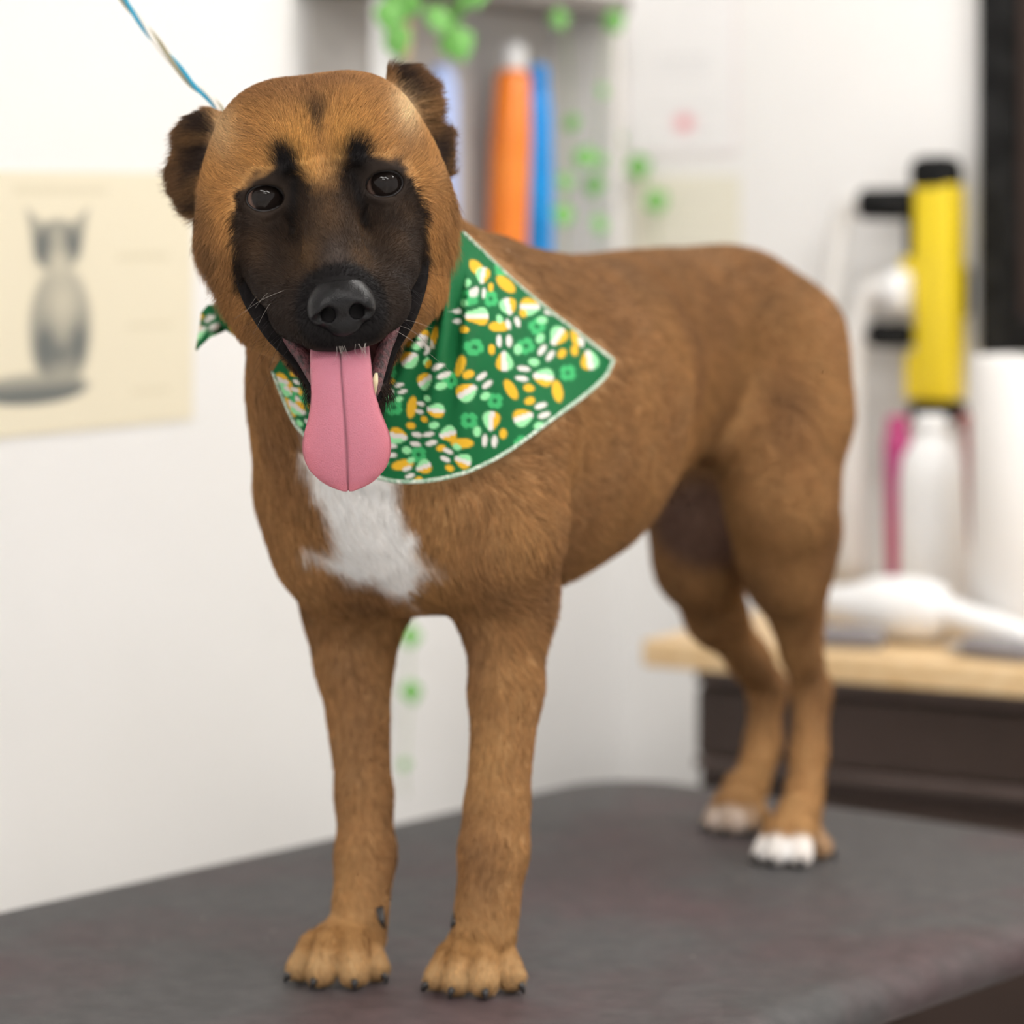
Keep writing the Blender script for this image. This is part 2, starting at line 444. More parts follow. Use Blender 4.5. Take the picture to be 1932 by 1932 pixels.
class Field:
    def __init__(self, xs, ys, zs):
        self.ax = [np.asarray(v, np.float32) for v in (xs, ys, zs)]
        self.F = np.full([len(v) for v in self.ax], 1.0, np.float32)

    def sub(self, lo, hi):
        sl = []
        for a in range(3):
            i0 = max(int(np.searchsorted(self.ax[a], lo[a])) - 1, 0)
            i1 = min(int(np.searchsorted(self.ax[a], hi[a])) + 1, len(self.ax[a]))
            sl.append(slice(i0, i1))
        X = self.ax[0][sl[0]][:, None, None]; Y = self.ax[1][sl[1]][None, :, None]; Z = self.ax[2][sl[2]][None, None, :]
        return tuple(sl), X, Y, Z

    def join(self, sl, f, k):
        self.F[sl] = smin(self.F[sl], f.astype(np.float32), k)

    def cut(self, sl, f, k):
        self.F[sl] = -smin(-self.F[sl], f.astype(np.float32), k)

    def cone(self, a, b, ra, rb, k=0.02, cut=False):
        """capsule with different end radii"""
        a = np.array(a, float); b = np.array(b, float)
        m = max(ra, rb) + k + 0.012
        sl, X, Y, Z = self.sub(np.minimum(a, b) - m, np.maximum(a, b) + m)
        e = b - a; L2 = e @ e + 1e-12
        h = ((X - a[0]) * e[0] + (Y - a[1]) * e[1] + (Z - a[2]) * e[2]) / L2
        h = np.clip(h, 0, 1)
        f = np.sqrt((X - a[0] - e[0] * h) ** 2 + (Y - a[1] - e[1] * h) ** 2 + (Z - a[2] - e[2] * h) ** 2) - (ra + (rb - ra) * h)
        (self.cut if cut else self.join)(sl, f, k)

    def ell(self, c, r, R=None, k=0.02, cut=False):
        """ellipsoid with half axes r along the columns of R"""
        c = np.array(c, float); r = np.array(r, float)
        R = np.eye(3) if R is None else np.array(R)
        m = np.sqrt(((R * r) ** 2).sum(1)) + k + 0.012
        sl, X, Y, Z = self.sub(c - m, c + m)
        q1 = 0; q2 = 0
        for i in range(3):
            l = (X - c[0]) * R[0, i] + (Y - c[1]) * R[1, i] + (Z - c[2]) * R[2, i]
            q1 = q1 + (l / r[i]) ** 2; q2 = q2 + (l / r[i] ** 2) ** 2
        k0 = np.sqrt(q1); k1 = np.sqrt(q2) + 1e-9
        f = k0 * (k0 - 1.0) / k1
        f = np.where(k0 < 1, np.maximum(f, -r.min()), f)
        (self.cut if cut else self.join)(sl, f, k)

    def mesh(self):
        F = self.F; xs, ys, zs = self.ax
        ins = F < 0
        n = np.array(F.shape)
        s = np.zeros(n - 1, np.int8)
        for dx in (0, 1):
            for dy in (0, 1):
                for dz in (0, 1):
                    s += ins[dx:n[0] - 1 + dx, dy:n[1] - 1 + dy, dz:n[2] - 1 + dz]
        act = np.argwhere((s > 0) & (s < 8))
        idx = np.full(n - 1, -1, np.int32)
        idx[act[:, 0], act[:, 1], act[:, 2]] = np.arange(len(act))
        acc = np.zeros((len(act), 3)); cnt = np.zeros(len(act))
        I, J, K = act.T
        for a in range(3):
            o = [b for b in range(3) if b != a]
            for u in (0, 1):
                for v in (0, 1):
                    d0 = [0, 0, 0]; d0[o[0]] = u; d0[o[1]] = v
                    d1 = list(d0); d1[a] = 1
                    f0 = F[I + d0[0], J + d0[1], K + d0[2]]; f1 = F[I + d1[0], J + d1[1], K + d1[2]]
                    m = (f0 < 0) != (f1 < 0)
                    tt = np.where(m, f0 / np.where(m, f0 - f1, 1), 0)
                    p = np.empty((len(act), 3))
                    for b in range(3):
                        i0 = act[:, b] + d0[b]; i1 = act[:, b] + d1[b]
                        p[:, b] = self.ax[b][i0] * (1 - tt) + self.ax[b][i1] * tt
                    acc += p * m[:, None]; cnt += m
        V = acc / cnt[:, None]
        Q = []
        for a in range(3):
            o = [b for b in range(3) if b != a]
            s0 = [slice(1, -1)] * 3; s0[a] = slice(0, -1)
            s1 = [slice(1, -1)] * 3; s1[a] = slice(1, None)
            c0 = ins[tuple(s0)]; c1 = ins[tuple(s1)]
            e = np.argwhere(c0 != c1)
            fl = c0[e[:, 0], e[:, 1], e[:, 2]]
            e = e + np.array([0 if b == a else 1 for b in range(3)])
            q = []
            for u, v in ((-1, -1), (0, -1), (0, 0), (-1, 0)):
                w = e.copy(); w[:, o[0]] += u; w[:, o[1]] += v
                q.append(idx[w[:, 0], w[:, 1], w[:, 2]])
            q = np.stack(q, 1)
            flip = fl if a != 1 else ~fl
            q = np.where(flip[:, None], q, q[:, ::-1])
            Q.append(q)
        return V, np.vstack(Q)

    def sample(self, P):
        ij = []; fr = []
        for a in range(3):
            i = np.clip(np.searchsorted(self.ax[a], P[:, a]) - 1, 0, len(self.ax[a]) - 2)
            ij.append(i); fr.append(np.clip((P[:, a] - self.ax[a][i]) / (self.ax[a][i + 1] - self.ax[a][i]), 0, 1))
        r = 0
        for dx in (0, 1):
            for dy in (0, 1):
                for dz in (0, 1):
                    w = (fr[0] if dx else 1 - fr[0]) * (fr[1] if dy else 1 - fr[1]) * (fr[2] if dz else 1 - fr[2])
                    r = r + w * self.F[ij[0] + dx, ij[1] + dy, ij[2] + dz]
        return r

def relax(V, Q, it=2, lam=0.5):
    n = len(V)
    for _ in range(it):
        acc = np.zeros_like(V); c = np.zeros(n)
        for a in range(4):
            for b in ((a + 1) % 4, (a + 3) % 4):
                for k in range(3):
                    acc[:, k] += np.bincount(Q[:, a], V[Q[:, b], k], n)
                c += np.bincount(Q[:, a], minlength=n)
        V = V * (1 - lam) + lam * acc / np.maximum(c, 1)[:, None]
    return V

def quad_mesh(name, V, Q, m, parent):
    me = bpy.data.meshes.new(name)
    me.vertices.add(len(V)); me.vertices.foreach_set('co', V.astype(np.float32).ravel())
    me.loops.add(Q.size); me.loops.foreach_set('vertex_index', Q.astype(np.int32).ravel())
    me.polygons.add(len(Q)); me.polygons.foreach_set('loop_start', np.arange(0, Q.size, 4, dtype=np.int32))
    me.update(calc_edges=True); me.validate()
    shade(me)
    me.materials.append(m)
    return link(bpy.data.objects.new(name, me), parent)

# ------------------------------------------------------------------ the dog
DF0 = np.array([-0.083, 2.44])          # on the ground between the forelegs
UB = np.array([0.5, 0.866])             # from head to tail
SL = np.array([0.866, -0.5])            # to the dog's left
def dog(t, w, z):
    p = DF0 + t * UB + w * SL
    return np.array([p[0], p[1], T + z])

HO = at(613, 359, 2.20)                 # between the eyes
ROLL, YAW = math.radians(6.7), math.radians(5.0)
HF = np.array([math.sin(YAW), -math.cos(YAW), 0.0])
HR0 = np.array([math.cos(YAW), math.sin(YAW), 0.0])
HR = HR0 * math.cos(ROLL) + np.array([0, 0, 1]) * math.sin(ROLL)
HU = -HR0 * math.sin(ROLL) + np.array([0, 0, 1]) * math.cos(ROLL)
HM = np.column_stack([HR, HU, HF])
def hd(r, u, f):
    """head coordinates in centimetres: right in the picture, up, forward"""
    return HO + HM @ np.array([r, u, f], float) / 100
def to_head(P):
    return (P - HO) @ HM * 100

DOG = empty('dog', tuple(dog(0.28, 0, 0)))
tag(DOG, 'tan dog with a black muzzle standing on the grooming table, tongue out', 'dog')

xs = np.concatenate([np.arange(-0.285, -0.245, 0.004), np.arange(-0.245, 0.005, 0.0017), np.arange(0.005, 0.375, 0.004)])
ys = np.concatenate([np.arange(2.06, 2.34, 0.0017), np.arange(2.34, 2.47, 0.0022), np.arange(2.47, 3.16, 0.004)])
zs = T + np.concatenate([np.arange(-0.012, 0.058, 0.002), np.arange(0.058, 0.40, 0.004), np.arange(0.40, 0.725, 0.0017)])
G = Field(xs, ys, zs)

# torso: cross sections along the spine
ST = np.array([  # t, half width, top, bottom
    [-0.115, 0.012, 0.420, 0.385],
    [-0.100, 0.045, 0.455, 0.350],
    [-0.070, 0.076, 0.490, 0.318],
    [-0.020, 0.090, 0.530, 0.284],
    [0.040, 0.098, 0.560, 0.276],
    [0.110, 0.104, 0.566, 0.275],
    [0.190, 0.112, 0.556, 0.277],
    [0.260, 0.112, 0.550, 0.290],
    [0.320, 0.090, 0.550, 0.312],
    [0.380, 0.070, 0.553, 0.336],
    [0.450, 0.068, 0.556, 0.362],
    [0.520, 0.076, 0.548, 0.360],
    [0.590, 0.074, 0.522, 0.370],
    [0.640, 0.054, 0.472, 0.375],
    [0.672, 0.028, 0.425, 0.380],
    [0.680, 0.010, 0.410, 0.39]])
def torso():
    p0 = dog(-0.13, 0, 0); p1 = dog(0.70, 0, 0)
    lo = np.minimum(p0, p1) - 0.15; hi = np.maximum(p0, p1) + 0.15
    lo[2] = T + 0.24; hi[2] = T + 0.62
    sl, X, Y, Z = G.sub(lo, hi)
    tt = (X - DF0[0]) * UB[0] + (Y - DF0[1]) * UB[1]
    ww = (X - DF0[0]) * SL[0] + (Y - DF0[1]) * SL[1]
    ti = np.linspace(-0.13, 0.70, 400)
    def cur(col):
        v = np.interp(ti, ST[:, 0], ST[:, col])
        k = np.exp(-np.linspace(-2, 2, 15) ** 2); k /= k.sum()
        pad = np.pad(v, 7, mode='edge')
        return np.convolve(pad, k, 'valid')
    a = np.interp(tt, ti, cur(1)); top = np.interp(tt, ti, cur(2)); bot = np.interp(tt, ti, cur(3))
    zc = T + (top * 0.55 + bot * 0.45)
    dz = Z - zc
    b = np.where(dz > 0, T + top - zc, zc - T - bot)
    q = np.sqrt((ww / a) ** 2 + (dz / b) ** 2)
    f = (q - 1) * np.minimum(a, b) * 0.9
    f = np.where((tt < -0.12) | (tt > 0.685), np.maximum(f, 0.02), f)
    G.join(sl, f, 0.02)
torso()

C = G.cone
# neck
C(at(640, 500, 2.330), at(720, 690, 2.400), 0.070, 0.088, 0.03)
C(at(720, 690, 2.400), at(772, 850, 2.455), 0.088, 0.095, 0.04)
C(at(650, 420, 2.350), dog(0.06, 0, 0.485), 0.058, 0.078, 0.04)
C(at(590, 760, 2.40), at(598, 930, 2.44), 0.030, 0.034, 0.04)
# shoulders and upper arms
C(at(955, 830, 2.43), at(935, 1000, 2.40), 0.040, 0.044, 0.04)
C(at(935, 1000, 2.40), at(962, 1130, 2.44), 0.044, 0.032, 0.03)
C(at(598, 930, 2.45), at(624, 1040, 2.44), 0.032, 0.033, 0.035)
C(at(624, 1040, 2.44), at(660, 1140, 2.49), 0.033, 0.032, 0.03)
# left foreleg
C(at(960, 1125, 2.445), at(955, 1300, 2.432), 0.031, 0.0265, 0.025)
C(at(955, 1300, 2.432), at(938, 1520, 2.420), 0.0265, 0.0225, 0.012)
C(at(938, 1520, 2.420), at(932, 1600, 2.416), 0.0225, 0.0245, 0.012)
C(at(932, 1600, 2.416), at(914, 1760, 2.410), 0.0245, 0.0245, 0.012)
# right foreleg
C(at(664, 1130, 2.495), at(668, 1250, 2.490), 0.032, 0.0285, 0.03)
C(at(668, 1250, 2.490), at(687, 1500, 2.475), 0.0285, 0.0205, 0.012)
C(at(687, 1500, 2.475), at(690, 1610, 2.465), 0.0205, 0.0215, 0.012)
C(at(690, 1610, 2.465), at(675, 1765, 2.445), 0.0215, 0.022, 0.012)

TOES = []   # (base, tip, radius) kept for the claws
def paw(mid, toes, dirn, k=0.003, pad=0.021, rs=0.0125):
    """mid: knuckle centre in the air; toes: list of (px, py, d, radius, reach)"""
    for px, py, d, r, dy in toes:
        tip = at(px, py, d); tip[2] = T + r * 0.95
        tow = np.array([mid[0] - tip[0], mid[1] - tip[1], 0.0]); tow /= np.linalg.norm(tow)
        kn = tip + tow * 0.013 + np.array([0, 0, 0.017])
        C(np.array(mid) + np.array([0, 0, 0.006]), kn, pad, r * 0.92, 0.004)
        C(kn, tip, r * 1.02, r * 0.95, k)
        TOES.append((kn, tip, r))
paw(at(905, 1765, 2.420), [(824, 1838, 2.400, 0.0105, 0), (863, 1850, 2.384, 0.0118, 0), (913, 1852, 2.380, 0.0124, 0), (964, 1838, 2.396, 0.0124, 0)], None, k=0.0008, pad=0.0170)
paw(at(660, 1770, 2.450), [(566, 1826, 2.428, 0.0112, 0), (606, 1838, 2.410, 0.0130, 0), (667, 1838, 2.408, 0.0130, 0), (708, 1812, 2.428, 0.0116, 0)], None, k=0.0008, pad=0.0170)
# hind legs
C(at(1470, 650, 2.89), at(1488, 780, 2.87), 0.053, 0.052, 0.035)
C(at(1488, 780, 2.87), at(1478, 945, 2.835), 0.052, 0.043, 0.03)
C(at(1530, 760, 2.93), at(1512, 1000, 2.89), 0.027, 0.029, 0.03)
C(at(1478, 945, 2.835), at(1482, 1080, 2.87), 0.042, 0.030, 0.03)
C(at(1482, 1080, 2.87), at(1512, 1230, 2.935), 0.032, 0.0175, 0.03)
C(at(1512, 1000, 2.89), at(1514, 1170, 2.93), 0.029, 0.012, 0.03)
C(at(1444, 860, 2.84), at(1462, 1030, 2.86), 0.027, 0.027, 0.03)
C(at(1512, 1230, 2.935), at(1532, 1300, 2.965), 0.0175, 0.0165, 0.015)
C(at(1532, 1300, 2.965), at(1526, 1420, 2.945), 0.0175, 0.0165, 0.015)
C(at(1526, 1420, 2.945), at(1512, 1540, 2.905), 0.0165, 0.0185, 0.012)
C(at(1440, 760, 2.98), at(1330, 960, 2.93), 0.060, 0.045, 0.04)
C(at(1320, 960, 2.93), at(1318, 1060, 2.945), 0.046, 0.038, 0.03)
C(at(1318, 1060, 2.945), at(1350, 1160, 3.00), 0.037, 0.0265, 0.025)
C(at(1350, 1160, 3.00), at(1415, 1245, 3.045), 0.0265, 0.0175, 0.02)
C(at(1415, 1245, 3.045), at(1450, 1300, 3.075), 0.0175, 0.0165, 0.02)
C(at(1404, 576, 2.86), at(1478, 648, 2.88), 0.043, 0.046, 0.045)
C(at(1448, 1295, 3.075), at(1440, 1400, 3.065), 0.0175, 0.0165, 0.015)
C(at(1440, 1400, 3.065), at(1415, 1490, 3.035), 0.0165, 0.0175, 0.012)
paw(at(1506, 1548, 2.885), [(1440, 1610, 2.866, 0.0105, 0), (1466, 1618, 2.850, 0.0120, 0), (1510, 1618, 2.846, 0.0120, 0), (1549, 1592, 2.880, 0.0115, 0)], None, pad=0.018)
paw(at(1400, 1500, 3.025), [(1345, 1548, 3.005, 0.0105, 0), (1376, 1556, 2.990, 0.0120, 0), (1412, 1556, 2.992, 0.0115, 0), (1438, 1540, 3.02, 0.0105, 0)], None, pad=0.017)
# tail, tucked behind
C(dog(0.645, -0.01, 0.43), dog(0.675, -0.02, 0.37), 0.022, 0.018, 0.03)
C(dog(0.675, -0.02, 0.37), dog(0.655, -0.025, 0.24), 0.018, 0.012, 0.015)

# head
def HC(a, b, ra, rb, k=1.5, cut=False):
    G.cone(hd(*a), hd(*b), ra / 100, rb / 100, k / 100, cut)
def HE(c, r, k=1.5, cut=False, R=None):
    G.ell(hd(*c), np.array(r) / 100, HM if R is None else HM @ R, k / 100, cut)
G_BODY = G.F.copy()      # the dog without its head, for the drape of the bandana
HE((0, 1.6, -7.2), (7.0, 6.4, 8.0), 1.0)
HE((-3.0, 3.2, -5.0), (4.0, 4.4, 5.0), 2.5)
HE((3.0, 3.2, -5.0), (4.0, 4.4, 5.0), 2.5)
for s in (-1, 1):
    HE((s * 2.7, 2.0, -1.5), (2.3, 1.6, 2.0), 1.6)               # brow
    HE((s * 5.5, -1.4, -6.2), (3.4, 4.6, 5.0), 2.5)              # cheek
    HE((s * 4.8, -5.8, -6.8), (2.9, 5.2, 4.4), 2.5)              # jowl ruff
    HC((s * 4.7, -2.4, -2.6), (s * 3.9, -5.4, 0.4), 2.2, 1.9, 1.6)   # under the eye to the flew
    HC((s * 4.1, -5.0, -1.4), (s * 2.75, -8.0, 3.2), 1.7, 1.85, 1.2)  # flew
    HC((s * 2.75, -8.0, 3.2), (s * 1.6, -9.15, 5.5), 1.85, 1.6, 1.0)
HC((0, 0.9, -1.8), (0, -3.4, 2.6), 2.3, 1.9, 1.2)                # bridge
HC((0, -3.4, 2.6), (0, -6.4, 5.8), 1.9, 1.75, 1.2)
HC((0, -5.2, 0.6), (0, -8.2, 4.8), 2.7, 2.2, 1.4)
HC((0, -8.6, 5.2), (0, -9.5, 5.7), 1.6, 1.35, 0.8)
for s in (-1, 1):
    HC((s * 2.1, 0.7, 0.75), (s * 2.9, -3.2, 2.45), 0.70, 0.95, 0.9, True)     # hollow beside the bridge
    HC((s * 5.6, 0.6, 0.4), (s * 6.4, -2.0, -0.6), 0.5, 0.5, 0.9, True)
# lower jaw
for s in (-1, 1):
    HC((s * 4.6, -7.2, -4.8), (s * 2.6, -11.2, -1.8), 1.4, 1.0, 1.4)
    HC((s * 2.6, -11.2, -1.8), (s * 1.6, -14.0, 0.4), 1.0, 0.85, 1.0)
    HC((s * 1.6, -14.0, 0.4), (0, -15.0, 1.4), 0.85, 0.85, 1.0)
HC((0, -10.5, -5.5), (0, -14.6, -0.2), 2.9, 1.1, 2.0)
HC((0, -8.0, -8.0), (0, -10.0, -5.0), 5.2, 4.0, 2.0)
# open mouth
HE((0, -11.4, 1.0), (2.25, 2.1, 4.6), 0.5, True, np.array(frame((1, 0, 0), (0, 0.6, 0.8))))
for s in (-1, 1):
    HC((s * 5.9, -4.6, -2.0), (s * 5.2, -7.0, -0.6), 0.45, 0.75, 0.5, True)
    HC((s * 5.2, -7.0, -0.6), (s * 4.4, -9.0, 0.4), 0.75, 0.75, 0.5, True)
    HC((s * 4.4, -9.0, 0.4), (s * 3.0, -11.2, 2.0), 0.75, 0.80, 0.5, True)
# eye sockets and lids
EYES = [(-4.15, 0.0, -1.30), (4.15, 0.0, -1.30)]
for e in EYES:
    s = np.sign(e[0])
    HE((e[0], e[1], e[2] + 0.05), (1.75, 1.5, 1.35), 0.6)
    HC((e[0] - s * 1.35, 0.45, -0.35), (e[0], 1.24, -0.10), 0.42, 0.46, 0.5)
    HC((e[0], 1.24, -0.10), (e[0] + s * 1.5, 0.35, -0.65), 0.46, 0.40, 0.5)
    HC((e[0] - s * 1.3, -0.55, -0.35), (e[0], -1.24, -0.20), 0.32, 0.34, 0.4)
    HC((e[0], -1.24, -0.20), (e[0] + s * 1.45, -0.35, -0.75), 0.34, 0.32, 0.4)
    HE((e[0], e[1] - 0.02, e[2] + 0.9), (1.36, 0.98, 1.5), 0.12, True)

# ears, laid back: a flap seen from its fringed front edge
EAR_L = [(-6.2, 6.2), (-7.5, 6.7), (-8.8, 6.3), (-9.9, 5.4), (-10.2, 4.0), (-10.9, 2.6), (-10.8, 1.2), (-10.0, -0.3), (-9.2, -0.8), (-8.0, 0.6), (-6.5, 3.0)]
EAR_R = [(5.4, 6.6), (6.0, 8.1), (7.8, 8.0), (9.1, 6.7), (9.3, 5.0), (9.1, 3.9), (9.8, 3.2), (9.6, 1.4), (9.4, 0.1), (8.6, -0.2), (7.6, 1.4), (6.2, 4.0)]
def ear(poly, s):
    pc = np.array(poly).mean(0)
    c = hd(pc[0], pc[1], -8.5)
    sl, X, Y, Z = G.sub(c - 0.085, c + 0.085)
    P = np.stack(np.broadcast_arrays(X, Y, Z), -1).reshape(-1, 3)
    h = to_head(P)
    d2 = polydist(h[:, 0], h[:, 1], np.array(poly) * np.array([0.985, 1.0]))
    bend = -8.0 - 0.16 * (np.abs(h[:, 0]) - 7.0) ** 2 + 0.35 * np.sin(h[:, 1] * 1.4)
    f = np.hypot(np.maximum(d2 + 0.5, 0), np.maximum(np.abs(h[:, 2] - bend) - 0.35, 0)) - 0.5
    G.join(sl, (f / 100).reshape(np.broadcast(X, Y, Z).shape), 0.006)
ear(EAR_L, -1); ear(EAR_R, 1)

V, Q = G.mesh()
V = relax(V, Q, 2, 0.45)
VS = relax(V, Q, 14, 0.5)          # limbs and hindquarters: let the muscles flow into each other
_t = (V[:, 0] - DF0[0]) * UB[0] + (V[:, 1] - DF0[1]) * UB[1]; _z = V[:, 2] - T
_w = np.maximum(sstep(0.36, 0.44, _t), sstep(0.34, 0.28, _z) * 0.7) * sstep(0.055, 0.075, _z)
V = V * (1 - _w[:, None]) + VS * _w[:, None]

# ---------------------------------------------------------------- coat colours: markings, and painted shade beside the bridge
TAN = np.array([0.37, 0.192, 0.080]); GOLD = np.array([0.54, 0.305, 0.122]); SABLE = np.array([0.20, 0.112, 0.062])
BLACK = np.array([0.0125, 0.0105, 0.0108]); WHITE = np.array([0.94, 0.92, 0.90]); CREAM = np.array([0.62, 0.42, 0.22])
SKIN = np.array([0.17, 0.105, 0.095])
MASK_R = np.array([0, 0.8, 1.5, 2.1, 2.8, 3.5, 4.2, 5.2, 6.0, 6.5, 6.8, 7.0])
MASK_U = np.array([0.3, 0.8, 1.9, 2.8, 3.1, 2.2, 1.7, 1.3, 0.6, -0.8, -3.0, -7.6])
CHEST = [(-0.155, 0.42), (-0.146, 0.385), (-0.140, 0.365), (-0.135, 0.352), (-0.137, 0.340), (-0.155, 0.334), (-0.137, 0.325), (-0.122, 0.316),
         (-0.104, 0.311), (-0.090, 0.302), (-0.076, 0.294), (-0.078, 0.312), (-0.070, 0.320), (-0.053, 0.321), (-0.072, 0.329), (-0.074, 0.345),
         (-0.079, 0.362), (-0.086, 0.385), (-0.08, 0.42)]
def mixc(c, col, w):
    return c * (1 - w[:, None]) + col * w[:, None]

def paint(P):
    h = to_head(P); r, u, f = h.T; ar = np.abs(r)
    t = (P[:, 0] - DF0[0]) * UB[0] + (P[:, 1] - DF0[1]) * UB[1]
    w = (P[:, 0] - DF0[0]) * SL[0] + (P[:, 1] - DF0[1]) * SL[1]
    z = P[:, 2] - T
    n1 = wob(P, 60, 1); n2 = wob(P, 220, 2); n3 = wob(P, 600, 3)
    c = np.tile(TAN, (len(P), 1))
    c = mixc(c, GOLD, np.clip(0.18 + 0.16 * n1 + 0.10 * n2, 0, 0.6))
    c = mixc(c, SABLE, np.clip(0.12 * n2 - 0.16 * n1 + 0.05, 0, 0.5))
    back = sstep(0.46, 0.57, z) * sstep(-0.02, 0.1, t)
    c = mixc(c, SABLE, back * np.clip(0.50 + 0.25 * n1 + 0.12 * n2, 0, 1))
    inner = sstep(0.42, 0.47, t) * sstep(0.02, -0.03, w) * sstep(0.37, 0.30, z) * sstep(0.20, 0.27, z) * sstep(0.55, 0.5, t)
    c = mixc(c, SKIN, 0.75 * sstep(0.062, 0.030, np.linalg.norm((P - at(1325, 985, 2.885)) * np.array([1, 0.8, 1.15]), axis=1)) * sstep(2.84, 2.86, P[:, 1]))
    # lighter paws and lower legs
    low = sstep(0.10, 0.02, z)
    c = mixc(c, GOLD, 0.45 * low)
    head = sstep(-13, -11, f) * sstep(-14, -11, u)
    c = mixc(c, np.array([0.60, 0.305, 0.098]), head * np.clip(0.46 + 0.16 * n1 + 0.14 * n2, 0, 0.9))
    fore = np.exp(-((ar - 1.6) / 1.6) ** 2 - ((u - 3.0) / 2.2) ** 2) * head
    c = mixc(c, np.array([0.72, 0.385, 0.11]), 0.75 * fore)
    crown = sstep(5.2, 7.6, u) * head
    c = mixc(c, np.array([0.30, 0.15, 0.07]), 0.5 * crown)
    # pale tuft in front of the ears
    tuft = np.exp(-((ar - 6.3) / 1.15) ** 2 - ((u - 4.8) / 1.8) ** 2) * head
    c = mixc(c, np.array([0.85, 0.62, 0.36]), 0.95 * tuft * np.where(r > 0, 1, 0.55))
    c = mixc(c, SABLE, 0.55 * sstep(6.9, 8.8, ar) * sstep(2.0, -1.0, u) * head * np.clip(1 + 0.5 * n2, 0, 1.5))
    c = mixc(c, SABLE, 0.30 * sstep(-7.0, -10.0, u) * head)
    # ears dark
    xb = np.where(r > 0, 6.0 + (7.0 - u) * 0.33, 7.2 + (6.0 - u) * 0.14)
    earm = sstep(-0.35, 0.55, ar - xb + 0.30 * n2) * sstep(-2.0, -0.6, u) * sstep(-5.0, -6.2, f) * head
    earm = np.maximum(earm, sstep(7.3, 7.9, u) * sstep(5.2, 6.0, ar) * head)
    c = mixc(c, np.array([0.048, 0.032, 0.025]), earm * np.clip(0.88 + 0.35 * n2, 0.35, 1))
    edge = sstep(1.3, 2.3, ar - xb + 0.5 * n2) * earm
    c = mixc(c, np.array([0.20, 0.105, 0.05]), 0.75 * edge)
    # smudge on the forehead
    sm = sstep(1.0, 0.1, np.abs(r + 0.25 - 0.05 * u) / (0.22 + 0.50 * np.clip(u - 3.6, 0, 2))) * sstep(2.6, 4.8, u) * sstep(6.9, 5.3, u) * head
    c = mixc(c, np.array([0.055, 0.035, 0.025]), 0.80 * np.clip(sm + 0.1 * n2 * sm, 0, 1))
    # black mask
    ub = np.interp(ar, MASK_R, MASK_U)
    side = np.interp(u, [-9, -7.5, -6, -4, -2, 0], [6.2, 6.7, 6.9, 6.8, 6.7, 6.6])
    sw = 0.5 + 1.7 * np.exp(-(ar / 1.3) ** 2)
    mk = sstep(1.0, -1.0, (u - ub + 0.35 * n2 + 0.25 * n3) / sw) * sstep(0.30, -0.30, ar - side + 0.15 * n2) * sstep(-6.0, -4.5, f)
    low_edge = np.interp(ar, [0, 2.3, 3.1, 4.1, 5.0, 5.8, 6.6], [-16.5, -15.5, -12.6, -10.0, -8.2, -6.8, -6.0])
    mk = mk * np.maximum(sstep(-0.35, 0.35, u - low_edge + 0.2 * n2), sstep(-2.2, -1.2, f) * (ar < 5.4))
    c = mixc(c, BLACK, mk * 0.97)
    br = mk * np.exp(-((ar - 1.9) / 1.3) ** 2 - ((u + 4.0) / 1.9) ** 2)
    c = mixc(c, np.array([0.12, 0.066, 0.031]), 0.55 * br * np.clip(1 + 0.5 * n2, 0, 1.4))
    br = mk * np.exp(-((ar - 5.0) / 1.2) ** 2 - ((u + 3.2) / 1.7) ** 2)
    c = mixc(c, np.array([0.09, 0.050, 0.026]), 0.45 * br * np.clip(1 + 0.5 * n2, 0, 1.4))
    br = mk * np.exp(-(ar / 1.1) ** 2 - ((u + 1.6) / 1.6) ** 2)
    c = mixc(c, np.array([0.13, 0.072, 0.036]), 0.6 * br)
    br = mk * np.exp(-(ar / 0.8) ** 2 - ((u + 4.6) / 1.2) ** 2)
    c = mixc(c, np.array([0.13, 0.10, 0.085]), 0.5 * br)
    hollow_shade = mk * np.exp(-((ar - 2.15 + 0.16 * u) / 0.38) ** 2) * sstep(-4.2, -2.6, u) * sstep(1.6, 0.6, u)  # shade of the hollow beside the bridge, painted into the black mask
    c = mixc(c, BLACK * 0.7, 0.85 * hollow_shade)
    spot = np.exp(-((ar - 2.45) / 0.85) ** 2 - ((u - 2.2) / 1.1) ** 2) * head
    c = mixc(c, BLACK, np.clip(1.3 * spot, 0, 1))
    c = mixc(c, BLACK * 0.8, sstep(3.4, 2.8, np.hypot(r, u + 8.0)) * sstep(4.0, 5.0, f))
    # inside of the mouth
    mo = sstep(1.25, 0.9, np.sqrt((r / 2.9) ** 2 + ((u + 11.2) / 2.9) ** 2)) * sstep(-4, -3, f) * sstep(6.0, 5.0, f) * sstep(-9.8, -10.6, u)
    c = mixc(c, np.array([0.10, 0.035, 0.035]), mo)
    # white blaze on the chest
    cd = polydist(P[:, 0], z, CHEST)
    ch = sstep(0.006, -0.006, cd + 0.004 * n2) * sstep(2.50, 2.46, P[:, 1]) * (head < 0.5)
    c = mixc(c, WHITE, ch)
    for kn, tip, rr in TOES[:8]:
        c = mixc(c, np.array([0.30, 0.145, 0.045]), 0.55 * sstep(rr * 1.6, rr * 0.7, np.linalg.norm(P - kn - np.array([0, 0, 0.004]), axis=1)))
        c = mixc(c, np.array([0.60, 0.40, 0.20]), 0.45 * sstep(rr * 1.6, rr * 0.9, np.linalg.norm(P - tip, axis=1)))
    # white toes behind
    for (kn, tip, rr), amt in [(TOES[8], 0.85), (TOES[9], 0.85), (TOES[10], 0.80), (TOES[12], 0.35), (TOES[13], 0.35), (TOES[14], 0.15), (TOES[11], 0.1)]:
        q = np.linalg.norm(P - tip, axis=1)
        c = mixc(c, WHITE, amt * sstep(rr * 1.75, rr * 1.25, q))
    return np.clip(c, 0.004, 1)

